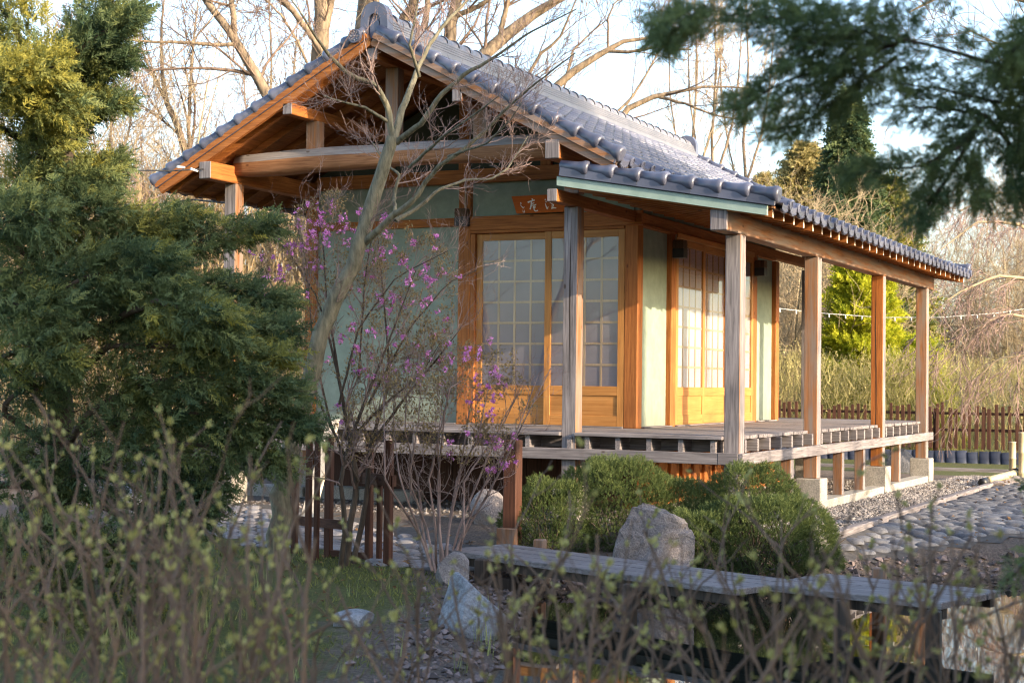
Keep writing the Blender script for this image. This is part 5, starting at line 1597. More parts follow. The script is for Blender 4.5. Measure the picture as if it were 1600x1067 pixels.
st1 = [[(540, 915, 11.7, 8), (548, 820, 11.7, 7), (560, 760, 11.75, 6), (545, 690, 11.8, 5), (530, 600, 11.9, 3.5), (500, 480, 12, 2), (450, 400, 12.1, 1)],
       [(530, 915, 11.6, 7), (540, 830, 11.5, 6), (530, 750, 11.5, 5), (560, 660, 11.6, 4), (600, 560, 11.6, 2.5), (650, 430, 11.6, 1)],
       [(548, 915, 11.8, 7), (570, 800, 11.9, 6), (580, 700, 11.9, 4.5), (610, 600, 12, 3), (600, 480, 12, 2), (590, 370, 12, 1)],
       [(560, 760, 11.7, 4), (520, 680, 11.6, 3), (490, 560, 11.7, 2), (480, 430, 11.8, 1), (470, 370, 11.9, .7)],
       [(560, 760, 11.7, 3.4), (500, 640, 11.8, 2.6), (450, 520, 12, 1.8), (415, 430, 12.2, .9)], [(530, 600, 11.9, 3), (510, 470, 12, 2), (505, 390, 12.1, 1.4), (495, 335, 12.2, .8)], [(560, 600, 11.9, 2.6), (570, 450, 11.9, 1.8), (580, 380, 11.9, 1.2), (585, 325, 12, .7)],
       [(560, 680, 11.7, 3), (600, 640, 11.6, 2.4), (660, 590, 11.6, 1.6), (690, 540, 11.6, .8)],
       [(580, 700, 11.9, 4), (640, 620, 11.8, 3), (690, 560, 11.7, 2), (720, 520, 11.6, 1)], [(575, 640, 11.9, 3), (640, 520, 11.9, 2), (700, 450, 11.9, 1.2), (745, 430, 11.9, .8)],
       [(530, 640, 11.8, 3), (560, 520, 11.7, 2.2), (620, 440, 11.6, 1.4), (700, 400, 11.5, .8)]]
az1, tips1, td1 = azalea('tall azalea with dark forked stems and magenta flowers before the left green wall', st1, e1, 8, 14000, 80, [(17, .22, .55), (4, .10, .28), (3, .05, .14)], .85)
st2 = []
for k in range(13):
    a = (k - 6) / 6
    x0 = 690 + 14 * a + RNG.normal() * 6
    st2.append([(x0, 900 - abs(a) * 10, 12.0 + RNG.normal() * .1, 3.4), (x0 + 25 * a, 830, 12 + RNG.normal() * .1, 2.9), (x0 + 62 * a + RNG.normal() * 8, 750, 12 + RNG.normal() * .15, 2.3), (x0 + 100 * a + 22, 660 + RNG.normal() * 20, 12 + RNG.normal() * .2, 1.5), (x0 + 120 * a + 40, 575 + 25 * abs(a) + RNG.normal() * 15, 12 + RNG.normal() * .25, .8)])
e2 = [(720, 640, 95, 90), (650, 640, 80, 70), (770, 650, 65, 90), (760, 570, 50, 40)]
az2, tips2, td2 = azalea('fine-twigged azalea with many pale stems fanning up before the double doors', st2, e2, 8, 5200, 60, [(9, .15, .40), (4, .08, .22), (3, .04, .12)])
# where blossoms open (clusters seen on the two shrubs)
def near_tips(tips, spots, jit):
    out = []
    v = tips - CAM; z = v @ FW
    x = 800 + FPX * (v @ RT) / z; y = 533.5 - FPX * (v @ UP) / z
    for (a, b_) in spots:
        i = np.argsort((x - a) ** 2 + (y - b_) ** 2)[RNG.integers(0, 4)]
        out.append(tips[i])
    return out
sp1 = [(565, 310), (588, 330), (596, 332), (500, 350), (505, 365), (512, 372), (520, 362), (495, 395), (548, 362), (550, 372), (605, 368), (610, 372), (615, 404), (648, 382), (622, 419), (634, 424), (664, 426), (672, 430), (684, 428), (574, 390), (470, 365), (480, 372), (492, 412), (485, 350), (540, 355), (612, 470), (644, 476), (602, 470), (668, 478), (685, 464), (660, 448), (614, 490), (530, 550), (540, 496), (440, 430), (455, 420), (430, 400), (415, 420), (620, 520), (648, 540), (590, 515), (560, 580), (640, 565), (565, 585), (638, 580), (645, 575), (655, 578), (613, 582), (685, 560), (700, 540), (690, 565), (505, 620), (528, 548), (460, 395), (445, 380), (500, 333), (470, 345), (480, 395), (530, 340), (420, 445), (405, 435), (575, 430), (545, 445)]
sp2 = [(735, 545), (738, 530), (745, 525), (718, 545), (757, 598), (775, 580), (780, 575), (763, 632), (768, 615), (760, 650), (783, 600), (790, 605), (755, 640), (770, 640), (762, 592), (776, 588), (700, 560), (725, 565), (800, 690), (795, 705), (790, 720), (778, 700), (770, 690), (775, 685), (765, 740), (800, 755), (803, 762), (760, 730), (782, 722), (752, 688), (708, 680), (697, 720), (745, 610)]
petals(az1, near_tips(tips1, sp1 + [(a + RNG.normal() * 22, b_ + RNG.normal() * 20) for a, b_ in sp1 * 2], 0), 3)
petals(az2, near_tips(tips2, sp2 + [(a + RNG.normal() * 14, b_ + RNG.normal() * 12) for a, b_ in sp2[::2]], 0), 3)

RNG = np.random.default_rng(44)
# ------------------------------------------------------------------ budding hedge close to the camera
def near_shrub(label, cx, half, d0, d1, n, top):
    """Stems rise from the ground; top(px) gives the photo height they reach."""
    c = at(cx, 900, (d0 + d1) / 2)
    o = thing('budding_shrub', label, 'shrub', (c[0], c[1], -.97), 'budding shrubs in front')
    S0, Dd, L = [], [], []
    for _ in range(n):
        px = RNG.uniform(cx - half, cx + half); d = RNG.uniform(d0, d1)
        tp = at(px, 22 + top(px) + abs(RNG.normal()) * 60 + RNG.uniform(-10, 50), d)
        q = np.array([tp[0] + RNG.normal() * .18, tp[1] + RNG.normal() * .18, -.97])
        S0.append(q); v = tp - q; L.append(np.linalg.norm(v) * 1.03); Dd.append(v)
    P, Rr = grow(np.array(S0), np.array(Dd), np.array(L), RNG.uniform(.006, .0115, n), 12, .12, .05, .28)
    t = Tubes(); t.add(P, Rr, 6); t.build('stems', M['twig_brown'], o)
    t = Tubes(); tips, td = [P[:, -1]], [unit(P[:, -1] - P[:, -2])]
    for (k, a, b_, r0, r1, t0) in ((5, .12, .40, .0030, .0046, .3), (2, .05, .15, .0021, .003, .25)):
        s, d, r, tt = spawn(P, Rr, k, t0, .98, .8, .25, .30)
        P, Rr = grow(s, d, RNG.uniform(a, b_, len(s)), RNG.uniform(r0, r1, len(s)), 6, .16, .07, .5)
        t.add(P, Rr, 4)
        for f in (2, 3, 4, 5):
            tips.append(P[:, f]); td.append(unit(P[:, f] - P[:, f - 1]))
    t.build('twigs', M['twig_brown'], o)
    tips, td = np.concatenate(tips), np.concatenate(td)
    k = RNG.random(len(tips)) < .28
    tips, td = np.repeat(tips[k], 4, 0), np.repeat(td[k], 4, 0)
    scatter('buds', M['bud'], o, [leaf_temp(.5, .15)], tips, td + RNG.normal(size=tips.shape) * .36, RNG.uniform(.014, .029, len(tips)), RNG.beta(2, 2, len(tips)))
near_shrub('leafing twiggy shrub at the bottom left, tallest of the blurred foreground shrubs', 110, 260, 3.2, 4.9, 50, lambda p: 705 + .16 * max(p - 160, 0))
near_shrub('leafing twiggy shrub at the bottom centre in front of the grass', 560, 250, 3.2, 4.8, 19, lambda p: 840 - .05 * (p - 400))
near_shrub('leafing twiggy shrub at the bottom in front of the granite boulder', 1010, 230, 3.2, 4.7, 22, lambda p: 800 - .05 * abs(p - 1000))
near_shrub('leafing twiggy shrub at the bottom right over the pond', 1440, 240, 3.1, 4.6, 25, lambda p: 815 + .05 * abs(p - 1480))

# ------------------------------------------------------------------ conifer whose boughs hang in at the top right
cf = thing('overhanging_conifer', 'dark conifer with blurred boughs hanging into the top right corner', 'conifer', (6.8, -11.5, -.95))
CB = [([(1660, 130, 4.9), (1450, 70, 4.7), (1250, 30, 4.5), (1090, 20, 4.4), (1015, 38, 4.3)], 46, 20, 2.2), ([(1500, -30, 4.8), (1300, -20, 4.7), (1160, -10, 4.6)], 60, 40, 1.8),
      ([(1420, 60, 4.7), (1310, 100, 4.6), (1220, 130, 4.5), (1165, 165, 4.4), (1145, 175, 4.4)], 56, 20, 2.2), ([(1350, 50, 4.6), (1280, 70, 4.5), (1230, 60, 4.4)], 60, 40, 1.4),
      ([(1100, 10, 4.4), (1065, 40, 4.3), (1035, 65, 4.3)], 36, 14, .8), ([(1400, 90, 4.7), (1330, 140, 4.6), (1250, 195, 4.6), (1200, 205, 4.5)], 44, 14, 1.3),
      ([(1660, 180, 5.0), (1560, 160, 4.9), (1470, 140, 4.8), (1400, 130, 4.7)], 30, 30, .9), ([(1640, 300, 5.0), (1540, 180, 4.9), (1470, 170, 4.8), (1390, 165, 4.7)], 22, 34, 1.4),
      ([(1540, 180, 4.9), (1500, 230, 4.8), (1440, 260, 4.7), (1380, 265, 4.6), (1320, 275, 4.6)], 34, 14, 1.3), ([(1520, 210, 4.9), (1480, 280, 4.8), (1450, 320, 4.8), (1425, 340, 4.7)], 38, 22, 1.3),
      ([(1520, 240, 4.8), (1535, 300, 4.8), (1550, 330, 4.8)], 26, 14, .4), ([(1660, -20, 5.0), (1610, 100, 5.0), (1590, 220, 5.0), (1600, 330, 5.0)], 46, 24, 2.6), ([(1650, 60, 4.9), (1590, 70, 4.8), (1560, 110, 4.8)], 40, 24, 1.2),
      ([(1640, 730, 6.2), (1610, 752, 6.1), (1592, 765, 6.1)], 10, 5, .06), ([(1660, 840, 5.4), (1600, 880, 5.3), (1575, 905, 5.2)], 22, 10, .3)]
P, D, T = boughs(CB, 4300, .1, .10, -.15)
T = T * .8
t = Tubes()
for (poly, t0, t1, w) in CB:
    p, r = limb([(a, b_, c, max(4.2 - 1.0 * i, 1.3)) for i, (a, b_, c) in enumerate(poly)], n=12); t.add(p, r, 6)
tr = np.array([[6.8, -11.5, -1.0], [6.83, -11.5, 1.5], [6.86, -11.45, 4.0], [6.9, -11.5, 7.5]])
t.add(tr, np.array([.20, .17, .13, .04]), 12)
for (poly, *_r) in CB[:-2]:
    if poly[0][0] < 1620: continue
    q = at(*poly[0]); z = q[2] + .2
    ln = np.linspace([6.85, -11.47, z - .5], q, 9); ln[:, 2] += .22 * np.sin(np.linspace(0, np.pi, 9)) + RNG.normal(size=9) * .015; ln[1:-1, :2] += RNG.normal(size=(7, 2)) * .03
    t.add(ln, np.linspace(.032, .008, 9), 6)
# the rest of its crown, above and to the side of the picture
n = 1500
z = RNG.uniform(1.5, 7.3, n); a = RNG.uniform(0, 2 * np.pi, n); rr = (7.6 - z) * .30 * np.sqrt(RNG.uniform(.2, 1, n))
p2 = np.stack([6.88 + np.cos(a) * rr, -11.5 + np.sin(a) * rr, z - rr * .2], 1)
v = p2 - CAM; zz = v @ FW; xx = 800 + FPX * (v @ RT) / zz; yy = 533 - FPX * (v @ UP) / zz
k = ~((zz > .3) & (xx > -100) & (xx < 1780) & (yy > -150) & (yy < 1200))
P = np.concatenate([P, p2[k]]); D = np.concatenate([D, np.stack([np.cos(a), np.sin(a), -.2 + 0 * a], 1)[k]]); T = np.concatenate([T, RNG.uniform(.2, .7, k.sum())])
sz = np.concatenate([RNG.uniform(.03, .075, len(P) - k.sum()), RNG.uniform(.2, .4, k.sum())])
scatter('foliage', M['conifer'], cf, JUN, P, D, sz, T)
t.build('trunk', M['bark_dark'], cf)

# ------------------------------------------------------------------ grass, moss shoots, ground litter
def blades(name, mat, x, y, h0, h1, wid, lean, label=None, kind='stuff'):
    n = len(x)
    p = np.stack([x, y, ground_z(x, y) - .005], 1)
    d = np.stack([RNG.normal(size=n) * lean, RNG.normal(size=n) * lean, np.ones(n)], 1)
    tv = np.array([[0, -wid, 0], [0, wid, 0], [.55, wid * .8, .03], [.55, -wid * .8, .03], [1, 0, .10]]); tf = np.array([[0, 1, 2, 3], [3, 2, 4, 4]])
    tv4 = np.array([[0, -wid, 0], [0, wid, 0], [1, wid * .15, .10], [1, -wid * .15, .10]])
    o = scatter(name, mat, None, [(tv4, np.array([[0, 1, 2, 3]]))], p, d, RNG.uniform(h0, h1, n), RNG.random(n), upv=np.array([1.0, .3, 0]))
    return tag(o, kind=kind)
n = 90000
x = RNG.uniform(-9, .9, n); y = RNG.uniform(-9, -1.9, n)
amt = smooth01(-1.5, -2.8, y) * smooth01(.4, -.9, x + (y + 5.5) * .45) * (lumps(x * .9, y * .9) + lumps(x * 3.1, y * 2.7) * .5 + .35 > RNG.random(n) * .9)
k = (RNG.random(n) < amt) & (poly_sdf(x, y, POND) > .35) & (poly_sdf(x, y, PATH_L) > .02)
blades('grass', M['grass'], x[k], y[k], .02, .06, .10, .6)
cl = RNG.uniform(0, 1, (44, 2)) * np.array([3.2, 3.4]) + np.array([-2.6, -7.4])
i = RNG.integers(0, 44, 420); q = cl[i] + RNG.normal(size=(420, 2)) * .035
blades('bulb_shoots', M['shoot'], q[:, 0], q[:, 1], .07, .17, .035, .13)
# dead leaves caught on soil and gravel
n = 2600
x = RNG.uniform(-4, 3.2, n); y = RNG.uniform(-6.8, 9, n)
k = (poly_sdf(x, y, POND) > .1) & ((y < -1.2) | ((x > .9) & (RNG.random(n) < .35)) | (y > 6.5) & (x > .2))
x, y = x[k], y[k]; p = np.stack([x, y, ground_z(x, y) + .055 * (poly_sdf(x, y, PATH_R) < 0) + .012], 1)
M['litter'] = leafy('dead_leaves', (0.10, 0.055, 0.028), (0.26, 0.16, 0.085), .8, .15)
d = RNG.normal(size=p.shape); d[:, 2] *= .25
tag(scatter('fallen_leaves', M['litter'], None, [leaf_temp(.6, .2)], p, d, RNG.uniform(.025, .055, len(p)), RNG.random(len(p))), kind='stuff')
# ================================================================== background planting
def hedge(name, label, mat, pts, width, h, n, seg=.5, lean=.16, wid=.02, kind=None, zb=-.85):
    """A hedge of upright twigs and leaf scraps along a line of (x, y)."""
    pts = resample(np.array(pts, float), 80)
    i = RNG.integers(0, 80, n)
    p = np.stack([pts[i, 0], pts[i, 1], np.zeros(n)], 1) + np.stack([RNG.normal(size=n) * .3, RNG.normal(size=n) * width * .5, np.zeros(n)], 1)
    hh = h * (1 + .06 * np.sin(pts[i, 0] * 2.1) + .05 * np.sin(pts[i, 0] * 5.7))
    p[:, 2] = zb + RNG.random(n) * (hh - seg * .55)
    d = np.stack([RNG.normal(size=n) * lean, RNG.normal(size=n) * lean, np.ones(n)], 1)
    tv = np.array([[0, -wid, 0], [0, wid, 0], [1, wid * .2, .03], [1, -wid * .2, .03]])
    o = thing(name, label, 'hedge', (pts[40, 0], pts[40, 1], zb))
    scatter('twigs', mat, o, [(tv, np.array([[0, 1, 2, 3]]))], p, d, RNG.uniform(.5, 1.2, n) * seg, np.clip(RNG.normal(.5, .25, n), 0, 1), upv=np.array([0, -1.0, 0]), roll=1.0)
    m = int(n * .9)
    j = RNG.integers(0, n, m)
    q = p[j] + d[j] * (RNG.random(m) * seg)[:, None]
    scatter('leaves', mat, o, [leaf_temp(.5, .15)], q, RNG.normal(size=(m, 3)), RNG.uniform(.03, .065, m), np.clip(RNG.normal(.6, .25, m), 0, 1))
    return o
hedge('bare_hedge', 'tall dense hedge of tan upright twigs behind the picket fence', M['hedge'], [(-9.5, 19.0), (3.6, 19.0)], 1.1, 2.15, 26000, .34, .42, .014)
hedge('dry_hedge', 'tall straw-coloured hedge behind the left eave and corner post', M['dry'], [(-25, 7.5), (-16.5, 10.5), (-9.5, 13.5), (-6, 15.5)], 1.3, 5.7, 24000, .8, .22, .018)

def far_conifer(name, label, x, y, h, rad, n, mat, temps, size, base=.06, droop=-.25, shape=1.0, group=None, cat='conifer', tint=(.45, .25), trunk='bark_dark', z0=-.85):
    o = thing(name, label, cat, (x, y, z0), group)
    t = RNG.random(n) ** 1.15
    a = RNG.uniform(0, 2 * np.pi, n)
    lay = np.round(t * 22) / 22 + RNG.normal(size=n) * .012
    r = rad * (1 - lay) ** shape * (.25 + .75 * np.sqrt(RNG.random(n))) * (1 + .16 * np.sin(a * 3 + lay * 40) + .12 * np.sin(a * 5 - lay * 23))
    p = np.stack([x + np.cos(a) * r, y + np.sin(a) * r, z0 + h * (base + (1 - base) * lay) + droop * r * .35], 1)
    d = np.stack([np.cos(a), np.sin(a), droop + RNG.normal(size=n) * .25], 1) + RNG.normal(size=(n, 3)) * .25
    scatter('foliage', mat, o, temps, p, d, RNG.uniform(.6, 1.3, n) * size, np.clip(RNG.normal(tint[0], tint[1], n), 0, 1))
    tb = Tubes(); tb.add(np.array([[x, y, z0 - .1], [x, y, z0 + h * .5], [x, y, z0 + h * .98]]), np.array([rad * .09 + .05, rad * .06 + .03, .02]), 8)
    tb.build('trunk', M[trunk], o)
    return o
q = at(1345, 700, 36)
far_conifer('golden_thuja', 'bright yellow-green conical thuja lit by the sun behind the veranda posts', q[0], q[1], 4.55, 1.15, 9000, M['gold'], FARS, .25, .0, .7, .45, cat='thuja', tint=(.55, .28))
q = at(1438, 700, 34)
far_conifer('golden_thuja', 'small yellow-green thuja between the last two veranda posts and the hedge', q[0], q[1], 2.5, .95, 1800, M['gold'], FARS, .26, .0, .5, .7, cat='thuja', tint=(.4, .25))
q = at(1322, 700, 45)
far_conifer('spruce_tree', 'tall dark pointed spruce rising above the far end of the tiled roof', q[0], q[1], 10.0, 1.75, 6500, M['juniper'], FARS, .42, .1, -.3, .85, tint=(.25, .2))
q = at(1380, 700, 46)
far_conifer('pine_tree', 'soft light green pine behind the lean-to eave and hanging boughs', q[0], q[1], 7.6, 1.7, 3600, M['juniper'], FARS, .45, .1, -.2, .55, tint=(.75, .25), cat='pine')
q = at(1255, 700, 50)
far_conifer('larch_tree', 'broad olive-tan conifer behind the right end of the roof', q[0], q[1], 9.2, 3.0, 11000, M['olive'], FARS, .36, .05, .1, .75, tint=(.5, .3), cat='conifer')
q = at(1190, 700, 56)
far_conifer('larch_tree', 'thin tan conifer seen just right of the far ridge end', q[0], q[1], 9.0, 2.2, 6200, M['olive'], FARS, .36, .05, .1, .8, tint=(.7, .25), cat='conifer')

def brush(name, label, x, y, w, dpt, h, n, mat, twig_up=.12, cat='shrub', kk=(9, 6, 4), r0=.03, group=None, z0=-.9):
    """A thicket: many stems fanning up from the ground into fine twigs."""
    o = thing(name, label, cat, (x, y, z0), group)
    s = np.stack([x + RNG.normal(size=n) * w * .3, y + RNG.normal(size=n) * dpt * .3, np.full(n, z0)], 1)
    d = np.stack([RNG.normal(size=n) * .35, RNG.normal(size=n) * .35, np.ones(n)], 1)
    P, Rr = grow(s, d, RNG.uniform(.6, 1.05, n) * h, np.full(n, r0), 8, .1, .02, .35)
    t = Tubes(); t.add(P, Rr, 5)
    for i, k in enumerate(kk):
        s, d, r, tt = spawn(P, Rr, k, .15, 1, .65, .25, .1)
        P, Rr = grow(s, d, RNG.uniform(.5, 1, len(s)) * h * (.34, .2, .12)[i], np.maximum(r * .5, .006), 5, .18, twig_up * .3, .4)
        t.add(P, Rr, 3)
    t.build('stems', M[mat], o)
    return o
for i, (px, d, w, h, lb) in enumerate(((1530, 62, 5.6, 9.0, 'reddish-brown bare thicket behind the hedge at the right'), (1420, 58, 4.4, 4.6, 'brown bare thicket behind the golden thujas'), (1620, 52, 4.6, 7.4, 'brown bare thicket at the right picture edge'), (1230, 40, 2.6, 5.2, 'bare thicket seen through the gap beyond the last wall post'), (1290, 58, 4, 8.5, 'pale bare thicket beside the dark spruce'))):
    q = at(px, 700, d)
    brush('bare_thicket', lb, q[0], q[1], w, 2.5, h * 1.1, 40 if d < 60 else 26, ('twig_purple', 'twig_brown', 'twig_pale', 'twig_pale', 'twig_pale')[i], group='bare thickets behind the hedge')
for i, (px, d, w, h, lb) in enumerate(((150, 34, 5, 6.0, 'pinkish bare thicket behind the juniper'), (330, 36, 4.5, 5.6, 'reddish bare thicket left of the gable behind the straw hedge'), (-60, 32, 5, 6.4, 'bare thicket behind the juniper at the left picture edge'), (470, 40, 5, 5.8, 'bare thicket behind the left roof slope'))):
    q = at(px, 700, d)
    brush('bare_thicket', lb, q[0], q[1], w, 2.5, h * 1.35, 30, ('twig_pale', 'twig_purple', 'twig_pale', 'twig_purple')[i], group='bare thickets behind the straw hedge')
# the weeping pale branches at the right edge
o = thing('weeping_tree', 'pale bare weeping branches arching down at the right edge above the hedge', 'tree', at(1680, 640, 27))
t = Tubes(); LP, LR = [], []
for l in ([(1700, 700, 27, 9), (1690, 520, 27, 8), (1660, 420, 26.8, 6), (1600, 350, 26.6, 4), (1530, 345, 26.5, 2.6), (1470, 390, 26.4, 1.2)], [(1690, 520, 27, 6), (1640, 440, 26.6, 4.5), (1560, 430, 26.3, 3), (1490, 460, 26.2, 1.8), (1450, 500, 26.2, 1)],
          [(1690, 560, 27, 5), (1640, 500, 26.6, 4), (1570, 490, 26.4, 2.8), (1510, 520, 26.4, 1.6), (1470, 570, 26.4, 1)], [(1695, 420, 27, 5), (1640, 330, 27, 4), (1560, 300, 27, 2.6), (1500, 330, 27, 1.4)], [(1680, 580, 26.8, 4), (1620, 550, 26.5, 3), (1560, 560, 26.5, 2), (1515, 600, 26.5, 1)]):
    p, r = limb(l, n=16); r = r * .7; t.add(p, r, 7); LP.append(p); LR.append(r)
t.build('trunk', M['twig_pale'], o)
P, Rr = np.stack(LP), np.stack(LR); tw = Tubes()
for (k, a, b_, upp) in ((13, .4, 1.1, -.10), (6, .25, .6, -.12), (3, .12, .3, -.10)):
    s, d, r, tt = spawn(P, Rr, k, .3, 1, .55, .25, -.1)
    P, Rr = grow(s, d, RNG.uniform(a, b_, len(s)), np.maximum(r * .5, .006), 6, .14, upp, .4); tw.add(P, Rr, 3)
tw.build('twigs', M['twig_purple'], o)

# ------------------------------------------------------------------ tall bare trees behind the house
G_ = 'tall bare trees behind the tea house'
LV = [(7, 1.2, 2.6, .75, .45, .05, .25), (5, .6, 1.4, .7, .5, .04, .2), (4, .3, .7, .7, .6, .03, .2)]
def big(label, limbs, lv, tm='bark_tan', wm='twig_brown', mr=.007, base=None):
    x, y, d, _r = limbs[0][0]
    q = at(x, y, d)
    return bare_tree('bare_tree', label, 'tree', slim(limbs, .8), tm, wm, lv, (q[0], q[1], -.9), G_, k=10, min_r=mr, n=18)
big('forked leaning bare tree left of the gable with one long horizontal limb', [
    [(520, 640, 27, 15), (470, 330, 27, 13), (428, 180, 27, 11.5), (400, 115, 27, 10.5), (365, 55, 27, 8), (320, 0, 27, 7), (280, -60, 27, 4)],
    [(368, 62, 27, 6), (364, 20, 27, 6), (358, -40, 27, 4.5), (350, -90, 27, 3)], [(372, 70, 27, 4.2), (330, 70, 26.8, 3.8), (290, 66, 26.6, 3.3), (240, 66, 26.4, 2.7), (195, 62, 26.2, 1.6), (150, 50, 26, .8)],
    [(300, 66, 26.7, 2), (330, 30, 26.8, 1.6), (345, 5, 27, 1)]], LV)
big('thick upright bare trunk left of the roof ridge', [
    [(500, 640, 31, 20), (500, 300, 31, 19), (500, 90, 31, 17.5), (500, 30, 31, 15), (499, -60, 31, 11)], [(502, 70, 31, 9), (514, 20, 31, 8), (522, -50, 31, 5)],
    [(520, 110, 30.8, 6.5), (490, 60, 30.7, 6.2), (460, 20, 30.6, 6), (430, -15, 30.5, 5), (390, -60, 30.4, 3)], [(485, 110, 30.8, 3), (465, 65, 30.7, 2.8), (440, 25, 30.6, 2.3), (410, -5, 30.5, 1.6)]], LV)
big('massive bare tree behind the ridge with many sprawling limbs', [
    [(575, 640, 33, 30), (572, 250, 33, 27), (570, 60, 33, 25), (578, -10, 33, 21), (585, -80, 33, 15)], [(600, 140, 32.5, 15), (622, 50, 32.3, 13), (640, 20, 32.2, 11), (660, -30, 32, 8)],
    [(690, 200, 32, 15), (704, 60, 32, 13), (712, 10, 32, 11), (722, -50, 32, 8)], [(660, 120, 32, 8), (662, 45, 32, 7), (668, 5, 32, 6), (664, -50, 32, 4)], [(704, 30, 32, 6), (745, 12, 31.8, 5), (790, -20, 31.6, 3.4)]], LV)
big('bare tree with a thick limb reaching up to the right above the roof ridge', [
    [(640, 640, 30, 22), (700, 250, 30, 18), (760, 88, 30, 14), (795, 50, 30, 12.5), (840, 15, 30, 10), (900, -12, 30, 7), (960, -40, 30, 4)], [(782, 55, 30, 6), (788, 25, 30, 5.5), (797, -10, 30, 4), (800, -50, 30, 3)],
    [(822, 28, 30, 4), (860, 5, 29.8, 3.2), (900, -30, 29.6, 2)], [(690, 270, 29.8, 5), (828, 115, 29.4, 3.4), (848, 80, 29.3, 3.2), (872, 65, 29.2, 2.6), (890, 25, 29, 2), (900, 0, 29, 1.4)]], LV)
big('bare tree with two arching limbs over the middle of the ridge', [
    [(760, 640, 34, 16), (820, 260, 34, 11), (868, 135, 34, 8), (905, 105, 34, 7.4), (950, 78, 34, 6), (975, 65, 34, 4.4), (1010, 60, 34, 3), (1060, 55, 34, 1.8)], [(950, 80, 34, 4), (985, 82, 33.8, 3.3), (1020, 74, 33.6, 2.6), (1080, 78, 33.4, 1.4)],
    [(885, 118, 34, 2.6), (895, 80, 34, 2.2), (925, 50, 34, 1.8), (950, 30, 34, 1.2)], [(950, 78, 34, 2.4), (950, 30, 34, 2), (960, 5, 34, 1.5), (985, -10, 34, 1)]], LV)
big('bare tree with a low spreading limb above the far end of the ridge', [
    [(880, 640, 38, 14), (930, 280, 38, 9), (972, 172, 38, 6.4), (1010, 155, 38, 5.6), (1040, 148, 38, 4.4), (1075, 140, 38, 3.2), (1115, 133, 38, 2.4), (1180, 140, 38, 1.3)], [(1030, 152, 38, 3.6), (1070, 162, 37.8, 2.8), (1115, 180, 37.6, 2), (1170, 190, 37.4, 1.2)],
    [(978, 165, 38, 2.6), (1005, 125, 38, 2.2), (1030, 80, 38, 1.6), (1050, 50, 38, 1)], [(960, 180, 38, 3), (990, 150, 38, 2.4), (1020, 100, 38, 1.6), (1035, 60, 38, 1)]], LV)
LT = [(9, 1.0, 2.4, .6, .5, .09, .2), (5, .5, 1.2, .6, .5, .07, .15), (4, .25, .6, .6, .6, .05, .15)]
big('slender bare tree with upswept twigs between juniper and roof', [
    [(310, 640, 34, 9), (300, 300, 34, 8), (285, 215, 34, 7), (262, 165, 34, 5.6), (254, 110, 34, 4), (250, 60, 34, 3), (255, 10, 34, 2), (262, -40, 34, 1)], [(296, 250, 34, 4.5), (295, 190, 34, 4), (298, 120, 34, 3), (303, 60, 34, 2), (310, 0, 34, 1.2)],
    [(262, 165, 34, 3), (235, 110, 34, 2.4), (215, 60, 34, 1.6), (205, 10, 34, 1)], [(285, 215, 34, 2.6), (250, 185, 34, 2), (215, 160, 34, 1.2)]], LT, 'bark_tan', 'twig_brown', .008)
for (px, d, lb) in ((420, 40, 'thin straight bare tree just left of the gable peak'), (175, 38, 'thin bare tree half hidden behind the juniper top'), (1115, 44, 'thin bare tree standing past the far ridge end'), (1165, 48, 'pale thin bare tree between roof end and larches'), (1085, 50, 'slim bare tree right above the far ridge tiles')):
    s_ = 26 / d
    big(lb, [[(px, 640, d, 4.5), (px + 4, 350, d, 3.6), (px - 3, 220, d, 3), (px + 5, 110, d, 2.2), (px, 0, d, 1.5), (px + 6, -70, d, .8)], [(px, 330, d, 2), (px - 25, 240, d, 1.7), (px - 38, 150, d, 1.8), (px - 40, 60, d, 1)],
             [(px, 290, d, 3), (px + 28, 200, d, 2.4), (px + 40, 110, d, 1.6), (px + 46, 20, d, 1)]], LT, 'bark_tan', 'twig_brown' if px < 1000 else 'twig_pale', .009)
big('bare tree with a branch crossing the very top right corner', [[(1720, 640, 24, 14), (1720, 200, 24, 10), (1680, 40, 24, 7), (1600, -5, 24, 6), (1520, -10, 24, 4.4), (1450, -2, 24, 3), (1420, 20, 24, 1.6)],
    [(1700, 120, 24, 5), (1620, 60, 24, 3.4), (1560, 70, 24, 2), (1500, 40, 24, 1)], [(1715, 250, 24, 5), (1650, 170, 24, 3.4), (1590, 130, 24, 2.2), (1540, 60, 24, 1)]], LV, 'bark_tan', 'twig_brown', .006)

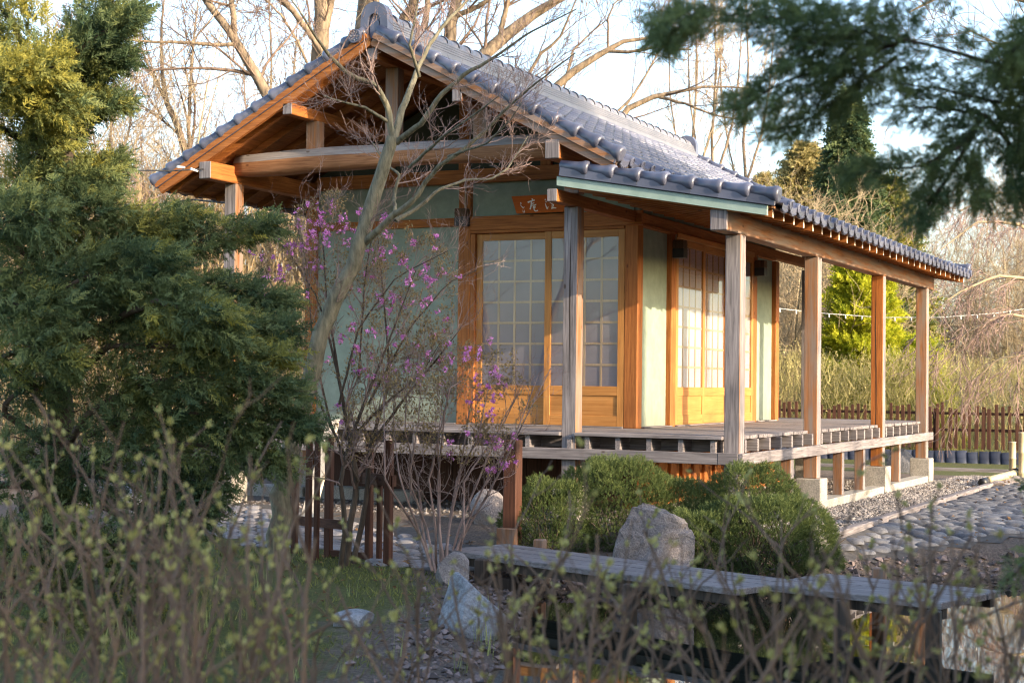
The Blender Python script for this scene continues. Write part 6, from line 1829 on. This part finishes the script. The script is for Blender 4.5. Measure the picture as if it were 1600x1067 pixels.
# ------------------------------------------------------------------ unseen trees and hedge to the right, placed and sized to shade foreground and roof
def shade_tree(label, x, y, h, z0, rad, n, size, trunk_r):
    o = thing('shade_pine', label, 'pine', (x, y, -.9), 'unseen pines placed right of the garden for shade')
    a = RNG.uniform(0, 2 * np.pi, n); c = RNG.uniform(-1, 1, n); r = RNG.random(n) ** (1 / 2.4); s = np.sqrt(1 - c * c)
    mid, hh = (z0 + h) / 2, (h - z0) / 2
    p = np.stack([x + rad * r * s * np.cos(a), y + rad * r * s * np.sin(a), mid + hh * r * c], 1)
    k = np.sin(p[:, 0] * 2.3) * np.sin(p[:, 1] * 2.1 + 1) * np.sin(p[:, 2] * 2.7) > -.30
    p = p[k]; d = unit(p - np.array([x, y, mid])) + RNG.normal(size=p.shape) * .5
    scatter('foliage', M['conifer'], o, FARS, p, d, RNG.uniform(.6, 1.3, len(p)) * size, RNG.uniform(.2, .8, len(p)))
    t = Tubes(); t.add(np.array([[x, y, -1.0], [x + .1, y, z0], [x, y, h * .93]]), np.array([trunk_r, trunk_r * .8, .05]), 10)
    s0 = np.stack([np.full(30, x), np.full(30, y), RNG.uniform(z0, h * .85, 30)], 1)
    P, Rr = grow(s0, np.stack([np.cos(a[:30]), np.sin(a[:30]), np.full(30, .15)], 1), np.full(30, rad * .85), np.full(30, trunk_r * .3), 6, .12, .03)
    t.add(P, Rr, 5); t.build('trunk', M['bark_tan'], o)
SHADE = [(11.6, -1.3, 11.5, 6.5, 2.3, 2600, .55, .22), (12.6, -9.8, 6.2, -.5, 2.0, 4200, .6, .2), (10.2, -12.4, 7.0, -.6, 2.4, 4200, .6, .2), (9.4, -6.2, 6.5, -.8, 1.5, 4200, .5, .15), (9.5, -4.0, 2.05, -.85, 1.3, 2200, .4, .12), (10.6, -8.0, 5.7, -.6, 1.6, 4200, .6, .25)]
for k, a in enumerate(SHADE):
    shade_tree(('tall high-crowned garden pine', 'broad low garden pine', 'dense low garden pine near the path', 'bushy young pine', 'small bushy pine', 'wide garden pine')[k] + ' unseen off to the right of the pond, placed for shade', *a)
brush('bare_thicket', 'slender leafless shrub to the right of the cobbled path casting dappled shade', 10.2, .3, 2.6, 3.0, 7.0, 3, 'twig_brown', kk=(6, 5, 3))
brush('pale_bare_tree', 'pale leafless tree to the left of the picture, mirrored in the glass doors', -11.2, -13.6, .9, .9, 8.5, 4, 'twig_pale', kk=(8, 6, 4), r0=.11, cat='tree')
hedge('shade_hedge', 'unseen low evergreen hedge added for shade right of the cobbled path', M['conifer'], [(8.6, -3.0), (8.6, 3.6)], .8, 2.6, 8000, .4, .4, .05)  # unseen hedge, its height set to shade cobbles and gravel
